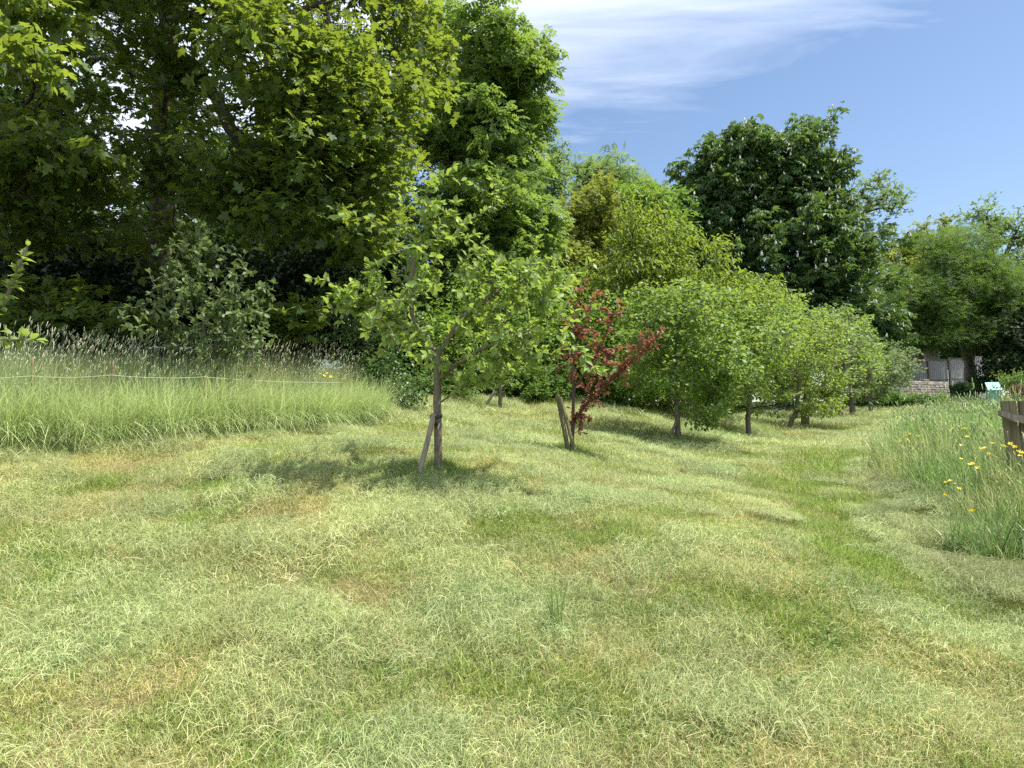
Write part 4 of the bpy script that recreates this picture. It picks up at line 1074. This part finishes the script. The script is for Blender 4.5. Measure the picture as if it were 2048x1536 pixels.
for a, b in zip(kn[:-1], kn[1:]):
    A_, B_ = at(*a), at(*b)
    for i in range(8):
        t_ = i / 8; q = A_.lerp(B_, t_); q.z -= .02 * 4 * t_ * (1 - t_); q.y -= .012; pts.append(q)
pts.append(at(*kn[-1]))
tag(m.tube(pts, .0019, 5).build('string', M_string, None, True), 'pale string strung from cane to cane across the tall grass', 'string')

# ------------------------------------------------------------------ flowers
def flower_parts():
    st_ = MB().tube([(0, 0, -.5), (.01, 0, -.25), (0, 0, -.01)], .0022, 5).mesh('stem', M_stem, True)
    m = MB()
    for i in range(5):
        a = i * 2 * PI / 5; b = len(m.v); c, s = math.cos(a), math.sin(a)
        for (r_, w, z) in ((.001, 0, 0), (.014, -.009, .004), (.024, 0, .012), (.014, .009, .004)):
            m.v.append((r_ * c - w * s, r_ * s + w * c, z))
        m.f.append((b, b + 1, b + 2, b + 3))
    return st_, m.mesh('petals', M_yellow)
F_ST, F_PE = flower_parts()
cups = [(1945, 845), (1898, 842), (1905, 846), (1911, 848), (1918, 853), (1924, 858), (1930, 857), (1906, 857), (1935, 874), (1923, 890), (1812, 865), (1820, 868), (1836, 873), (1800, 883), (1815, 880), (1846, 884), (1962, 897), (1970, 896), (1977, 908), (1985, 887),
        (2004, 892), (2010, 893), (2021, 888), (2025, 892), (2036, 903), (1942, 929), (1946, 927), (1955, 936), (1922, 918), (1900, 962), (1892, 965), (1910, 968), (1918, 978), (1890, 990), (1944, 1022), (2040, 912), (1990, 958), (2030, 895), (2043, 906)]
for i, (u, v) in enumerate(cups):
    q = on_ground(u, v, .60 if v < 940 else .30, 4.0)
    lab = ('yellow buttercup in the scattered patch where bank grass meets the mown path' if u < 1860 else 'yellow buttercup low on the near slope of the right bank' if v > 950 else
           'yellow buttercup beside the broken fence on the right bank' if u > 1958 else 'yellow buttercup in the bunch high on the middle of the right bank' if v < 895 else 'yellow buttercup halfway down the middle of the right bank')
    o = empty('buttercup', q, lab, 'flower', 'buttercups on the right bank')
    a = bpy.data.objects.new('stem', F_ST); COL.objects.link(a); a.parent = o
    a.scale = (1, 1, (q.z - gz1(q.x, q.y)) / .5)
    for j in range(1):
        b = bpy.data.objects.new('petals', F_PE); COL.objects.link(b); b.parent = o; b.rotation_euler = (random.uniform(-.1, .7), random.uniform(-.5, .5), random.random() * 6); b.scale = [random.uniform(.72, 1.1)] * 3
for u, v, Y in ((640, 748, 9.6), (648, 752, 9.6), (655, 747, 9.7), (690, 757, 9.8), (662, 754, 9.7)):
    q = at(u, v, Y)
    o = empty('buttercup', q, 'yellow flower above the tall grass near the glossy bush', 'flower', 'yellow flowers by the glossy bush')
    a = bpy.data.objects.new('stem', F_ST); COL.objects.link(a); a.parent = o; a.scale = (1, 1, max(.3, (q.z - gz1(q.x, q.y))) / .5)
    b = bpy.data.objects.new('petals', F_PE); COL.objects.link(b); b.parent = o; b.rotation_euler = (random.uniform(.3, .9), 0, random.random() * 6); b.scale = (1.2, 1.2, 1.2)
for lab, u, v, Y in (('white cow parsley umbel in the tall grass left of the grey green bush', 312, 696, 8.6), ('white cow parsley umbel under the middle of the grey green bush', 352, 692, 8.6), ('white cow parsley umbel under the right of the grey green bush', 374, 698, 8.5)):
    q = at(u, v, Y); o = empty('cow_parsley', q, lab, 'flower', 'cow parsley in the tall grass')
    h = q.z - gz1(q.x, q.y)
    m = MB().tube([(0, 0, -h), (.02, 0, -h * .5), (0, 0, -.08)], .004, 5)
    w = MB()
    for i in range(11):
        a = i * 2.4; r_ = .022 * math.sqrt(i) + .004; e = Vector((r_ * math.cos(a) * 1.2, r_ * math.sin(a) * 1.2, random.uniform(-.01, .012)))
        m.tube([(0, 0, -.08), tuple(e)], .0015, 4)
        for k_ in range(6):
            c = e + Vector((random.gauss(0, .009), random.gauss(0, .009), random.gauss(.004, .004))); w.box(c.x, c.y, c.z, .008, .008, .004, Euler((random.random(), random.random(), random.random())).to_matrix())
    m.build('stem', M_stem, o, True); x_ = w.build('florets', M_white, o); x_['kind'] = 'stuff'

# ------------------------------------------------------------------ grass tufts and weeds standing on their own
def tuft(name, label, cat, u, v, Y, parts, mat):
    b = base_at(u, v, Y); o = empty(name, b, label, cat)
    V, F, A = join(parts)
    x_ = link('blades', mesh_np('blades', V, F, mat, A, smooth=True), o); x_['kind'] = 'stuff'
    return o
B_tuft = blade_mat('tuft_blade', [(0, (.11, .20, .05)), (.6, (.24, .36, .10)), (1, (.36, .45, .16))], .38, .42, tint=False)
B_weed = blade_mat('weed_blade', [(0, (.05, .11, .03)), (.6, (.11, .20, .05)), (1, (.2, .30, .09))], .35, .42, tint=False)
Yt = on_ground(1112, 1262).y
tuft('grass_tuft', 'lone upright green grass tuft missed by the mower in the middle of the cut field', 'grass', 1112, 1262, Yt,
     [ribbons(*blades(34, .035, .20, .42, .06, .22, .006, 6, True)), ribbons(*blades(120, .11, .08, .2, .45, .8, .005, 5, True))], B_tuft)
Yw = on_ground(1968, 1138).y
tuft('weed_clump', 'dark green leafy weed clump at the near end of the right bank', 'plant', 1974, 1138, Yw,
     [ribbons(*blades(260, .24, .2, .58, .35, .9, .012, 6, True)), ribbons(*blades(160, .3, .1, .28, .6, .9, .014, 5, True))], B_weed)
Yw = on_ground(2050, 1130).y
tuft('weed_clump', 'taller clump of arching dark leaves behind the near weed clump at the right edge', 'plant', 2050, 1130, Yw, [ribbons(*blades(260, .3, .2, .6, .35, .9, .012, 6, True))], B_weed)

# ------------------------------------------------------------------ broken fence at the right edge
c0 = at(2016, 830, 6.9)
fen = empty('wooden_fence', (c0.x, c0.y, gz1(c0.x, c0.y)), 'broken weathered picket fence end at the right edge above the buttercups', 'fence')
fx, fy, fz = fen.location
def fl(u, v, Y): return at(u, v, Y) - fen.location
for i, (ut, vt, ub, wd) in enumerate(((2016, 803, 2030, .135), (2052, 802, 2058, .14), (2088, 806, 2090, .13), (2124, 803, 2122, .13), (2160, 806, 2156, .13), *((2196 + 37 * q, 803 + (q * 7) % 5, 2194 + 37 * q, .13) for q in range(13)))):
    top = fl(ut, vt, 6.95); bot = fl(ub, 905, 6.95); bot.z = -.03
    if i == 0: bot.x += .02
    m = MB(); d = bot - top; sx = Vector((wd / 2, 0, 0)); th = Vector((0, .011, 0))
    vs = []
    nseg = 5
    for k_ in range(nseg + 1):
        c = top + d * (k_ / nseg); j = random.uniform(-.004, .004)
        for q in (-sx - th, sx - th, sx + th, -sx + th):
            vs.append(tuple(c + q + Vector((j, j, random.uniform(-.008, .008) if k_ == 0 else 0))))
    m.v = vs
    for k_ in range(nseg):
        for q in range(4):
            m.f.append((k_ * 4 + q, k_ * 4 + (q + 1) % 4, k_ * 4 + 4 + (q + 1) % 4, k_ * 4 + 4 + q))
    m.f += [(0, 1, 2, 3), tuple(nseg * 4 + q for q in (3, 2, 1, 0))]
    m.build('picket', M_wood_green, fen)
m = MB()
line = [fl(1999, 826, 6.86), fl(2012, 828, 6.86), (fl(2026, 833, 6.86)), fl(2048, 836, 6.86), fl(2090, 836, 6.86), fl(2180, 838, 6.86), fl(2420, 836, 6.86), fl(2700, 840, 6.86)]
hh, tt = [.045, .06, .068, .072, .075, .075, .075, .075], .024
for i, c in enumerate(line):
    for q in ((-tt, 0), (tt, 0), (tt, -1), (-tt, -1)):
        m.v.append((c.x, c.y + q[0], c.z + (q[1] * hh[i]) + .02))
for i in range(len(line) - 1):
    for q in range(4):
        m.f.append((i * 4 + q, i * 4 + (q + 1) % 4, i * 4 + 4 + (q + 1) % 4, i * 4 + 4 + q))
m.f += [(0, 1, 2, 3), tuple((len(line) - 1) * 4 + q for q in (3, 2, 1, 0))]
m.build('rail', M_wood_old, fen)
pc = fl(2100, 840, 7.02)
MB().box(pc.x, pc.y, .48, .09, .08, 1.0, None, .004).build('post', M_wood_green, fen)
MB().box(pc.x + 2.2, pc.y, .48, .09, .08, 1.0, None, .004).build('post', M_wood_green, fen)

# ------------------------------------------------------------------ stone wall, panel fence, box, building at the far end
A_, B_ = at(1790, 768, 43.5), at(1897, 761, 48)
wl0 = Vector((A_.x, A_.y, min(gz1(A_.x, A_.y), gz1(B_.x, B_.y)) - .3))
wall = empty('stone_wall', wl0, 'low pale rubble stone wall ending beside the bramble bank at the far end', 'wall')
dirw = Vector((B_.x - A_.x, B_.y - A_.y, 0)); Lw = dirw.length; ang = math.atan2(dirw.y, dirw.x)
wall.rotation_euler = (0, 0, ang)
Hw = (A_.z + B_.z) / 2 - wl0.z
MB().box(Lw / 2, .22, Hw / 2 - .02, Lw - .05, .26, Hw - .06).build('mortar_core', M_mortar, wall)
SM = []
for i in range(6):
    m = MB().box(0, 0, 0, 1, 1, 1, None, .07); SM.append(m.mesh('stone', M_stone))
hrow = .15; z = .05
nst = 0
rows = int(Hw / hrow)
for r_ in range(rows):
    x_ = -.02 + (r_ % 2) * .12
    z = Hw - (rows - r_) * hrow + hrow / 2
    if z < Hw - 1.5: continue
    while x_ < Lw - .05:
        w = random.uniform(.22, .46); w = min(w, Lw - x_)
        o = bpy.data.objects.new('stone', random.choice(SM)); COL.objects.link(o); o.parent = wall
        o.location = (x_ + w / 2, .05 + random.uniform(-.02, .02), z); o.scale = (w - .03, .16, hrow - .025); nst += 1
        x_ += w
    for yy in (.17, .33):
        o = bpy.data.objects.new('stone', random.choice(SM)); COL.objects.link(o); o.parent = wall
        o.location = (Lw - .03, yy, z); o.scale = (.14, .15, hrow - .025)
for x_ in np.arange(.2, Lw, .42):
    o = bpy.data.objects.new('coping_stone', random.choice(SM)); COL.objects.link(o); o.parent = wall
    o.location = (x_, .2, Hw + .02); o.scale = (.39, .42, .09)
# two loose stones lying on top
q = at(1857, 761, 46.2)
lo = MB().box(0, 0, .07, .34, .24, .14, Euler((.1, .05, .4)).to_matrix(), .03).build('loose_stone', M_stone)
lo.location = (wall.matrix_basis @ Vector((Lw * .62, .2, Hw + .055))); tag(lo, 'loose pale stone lying on top of the low stone wall', 'stone')

pf0, pf1 = at(1812, 723, 60), at(1976, 712, 63)
gzf = min(gz1(pf0.x, pf0.y), gz1(pf1.x, pf1.y)) - .2
pf = empty('panel_fence', (pf0.x, pf0.y, gzf), 'grey timber panel fence with upright posts behind the stone wall', 'fence')
dv = Vector((pf1.x - pf0.x, pf1.y - pf0.y, 0)); pf.rotation_euler = (0, 0, math.atan2(dv.y, dv.x))
npan = 4; pw = dv.length / npan
for i in range(npan + 1):
    zt = pf0.z + (pf1.z - pf0.z) * i / npan - gzf
    MB().box(i * pw, -.06, zt / 2 + .05, .13, .13, zt + .1).build('post', M_wood_old, pf)
    if i == npan: break
    zb = pf0.z + (pf1.z - pf0.z) * (i + .5) / npan - gzf
    m = MB(); nb = int(pw / .11)
    for k_ in range(nb): m.box(pw * i + .09 + (pw - .18) * (k_ + .5) / nb, .02 * (k_ % 2), zb / 2 - .02, (pw - .18) / nb - .006, .02, zb - .12, None, .004)
    x_ = m.build('slats', M_panel, pf); x_['kind'] = 'stuff'
    for zz in (zb - .03, zb * .52):
        MB().box(pw * (i + .5), -.045, zz, pw - .14, .05, .09).build('rail', M_wood_old, pf)
q = at(1987, 785, 38)
gzb = gz1(q.x, q.y)
bx = empty('compost_box', (q.x, q.y, gzb), 'pale turquoise plastic box with sloping lid standing in the far garden', 'box')
bx.rotation_euler = (0, 0, -.25); bx.scale = (.8, .8, 1)
zt = at(1987, 779, 38).z - gzb
MB().box(0, 0, zt / 2, .68, .55, zt, None, .004).build('body', M_turq_d, bx)
R_ = Euler((math.radians(38), 0, 0)).to_matrix()
MB().box(-.20, -.06, zt + .16, .385, .66, .03, R_).build('lid_panel', M_turq, bx)
MB().box(.20, -.06, zt + .16, .385, .66, .03, R_).build('lid_panel', M_turq, bx)
MB().box(0, .20, zt + .17, .70, .03, .36).build('back_panel', M_turq_d, bx)
for sx in (-.345, .345):
    m = MB(); 
    pts = [(sx - .012, -.275, zt), (sx - .012, .2, zt), (sx - .012, .2, zt + .34), (sx + .012, -.275, zt), (sx + .012, .2, zt), (sx + .012, .2, zt + .34)]
    m.v = pts; m.f = [(0, 1, 2), (5, 4, 3), (0, 3, 4, 1), (1, 4, 5, 2), (2, 5, 3, 0)]
    m.build('side_panel', M_turq_d, bx)
h0 = at(1850, 760, 74)
hs = empty('house', (h0.x, h0.y, gz1(h0.x, h0.y)), 'brownish building glimpsed under the trees behind the panel fence', 'building')
hz = at(1850, 680, 74).z - hs.location.z
MB().box(0, 2.5, hz / 2, 3.2, 5, hz).build('wall', M_render, hs)
m = MB(); m.v = [(-1.9, -.5, hz), (1.9, -.5, hz), (1.9, 5.5, hz), (-1.9, 5.5, hz), (-1.9, 2.5, hz + 2.2), (1.9, 2.5, hz + 2.2)]
m.f = [(0, 1, 5, 4), (2, 3, 4, 5), (0, 4, 3), (1, 2, 5), (0, 3, 2, 1)]; m.build('roof', M_roof, hs)
MB().tube([(-.9, -.06, .2), (-.9, -.06, hz - .1)], .06, 8).build('drainpipe', M_mortar, hs)
print('TRIS', TRI[0], 'objects', len(bpy.data.objects))
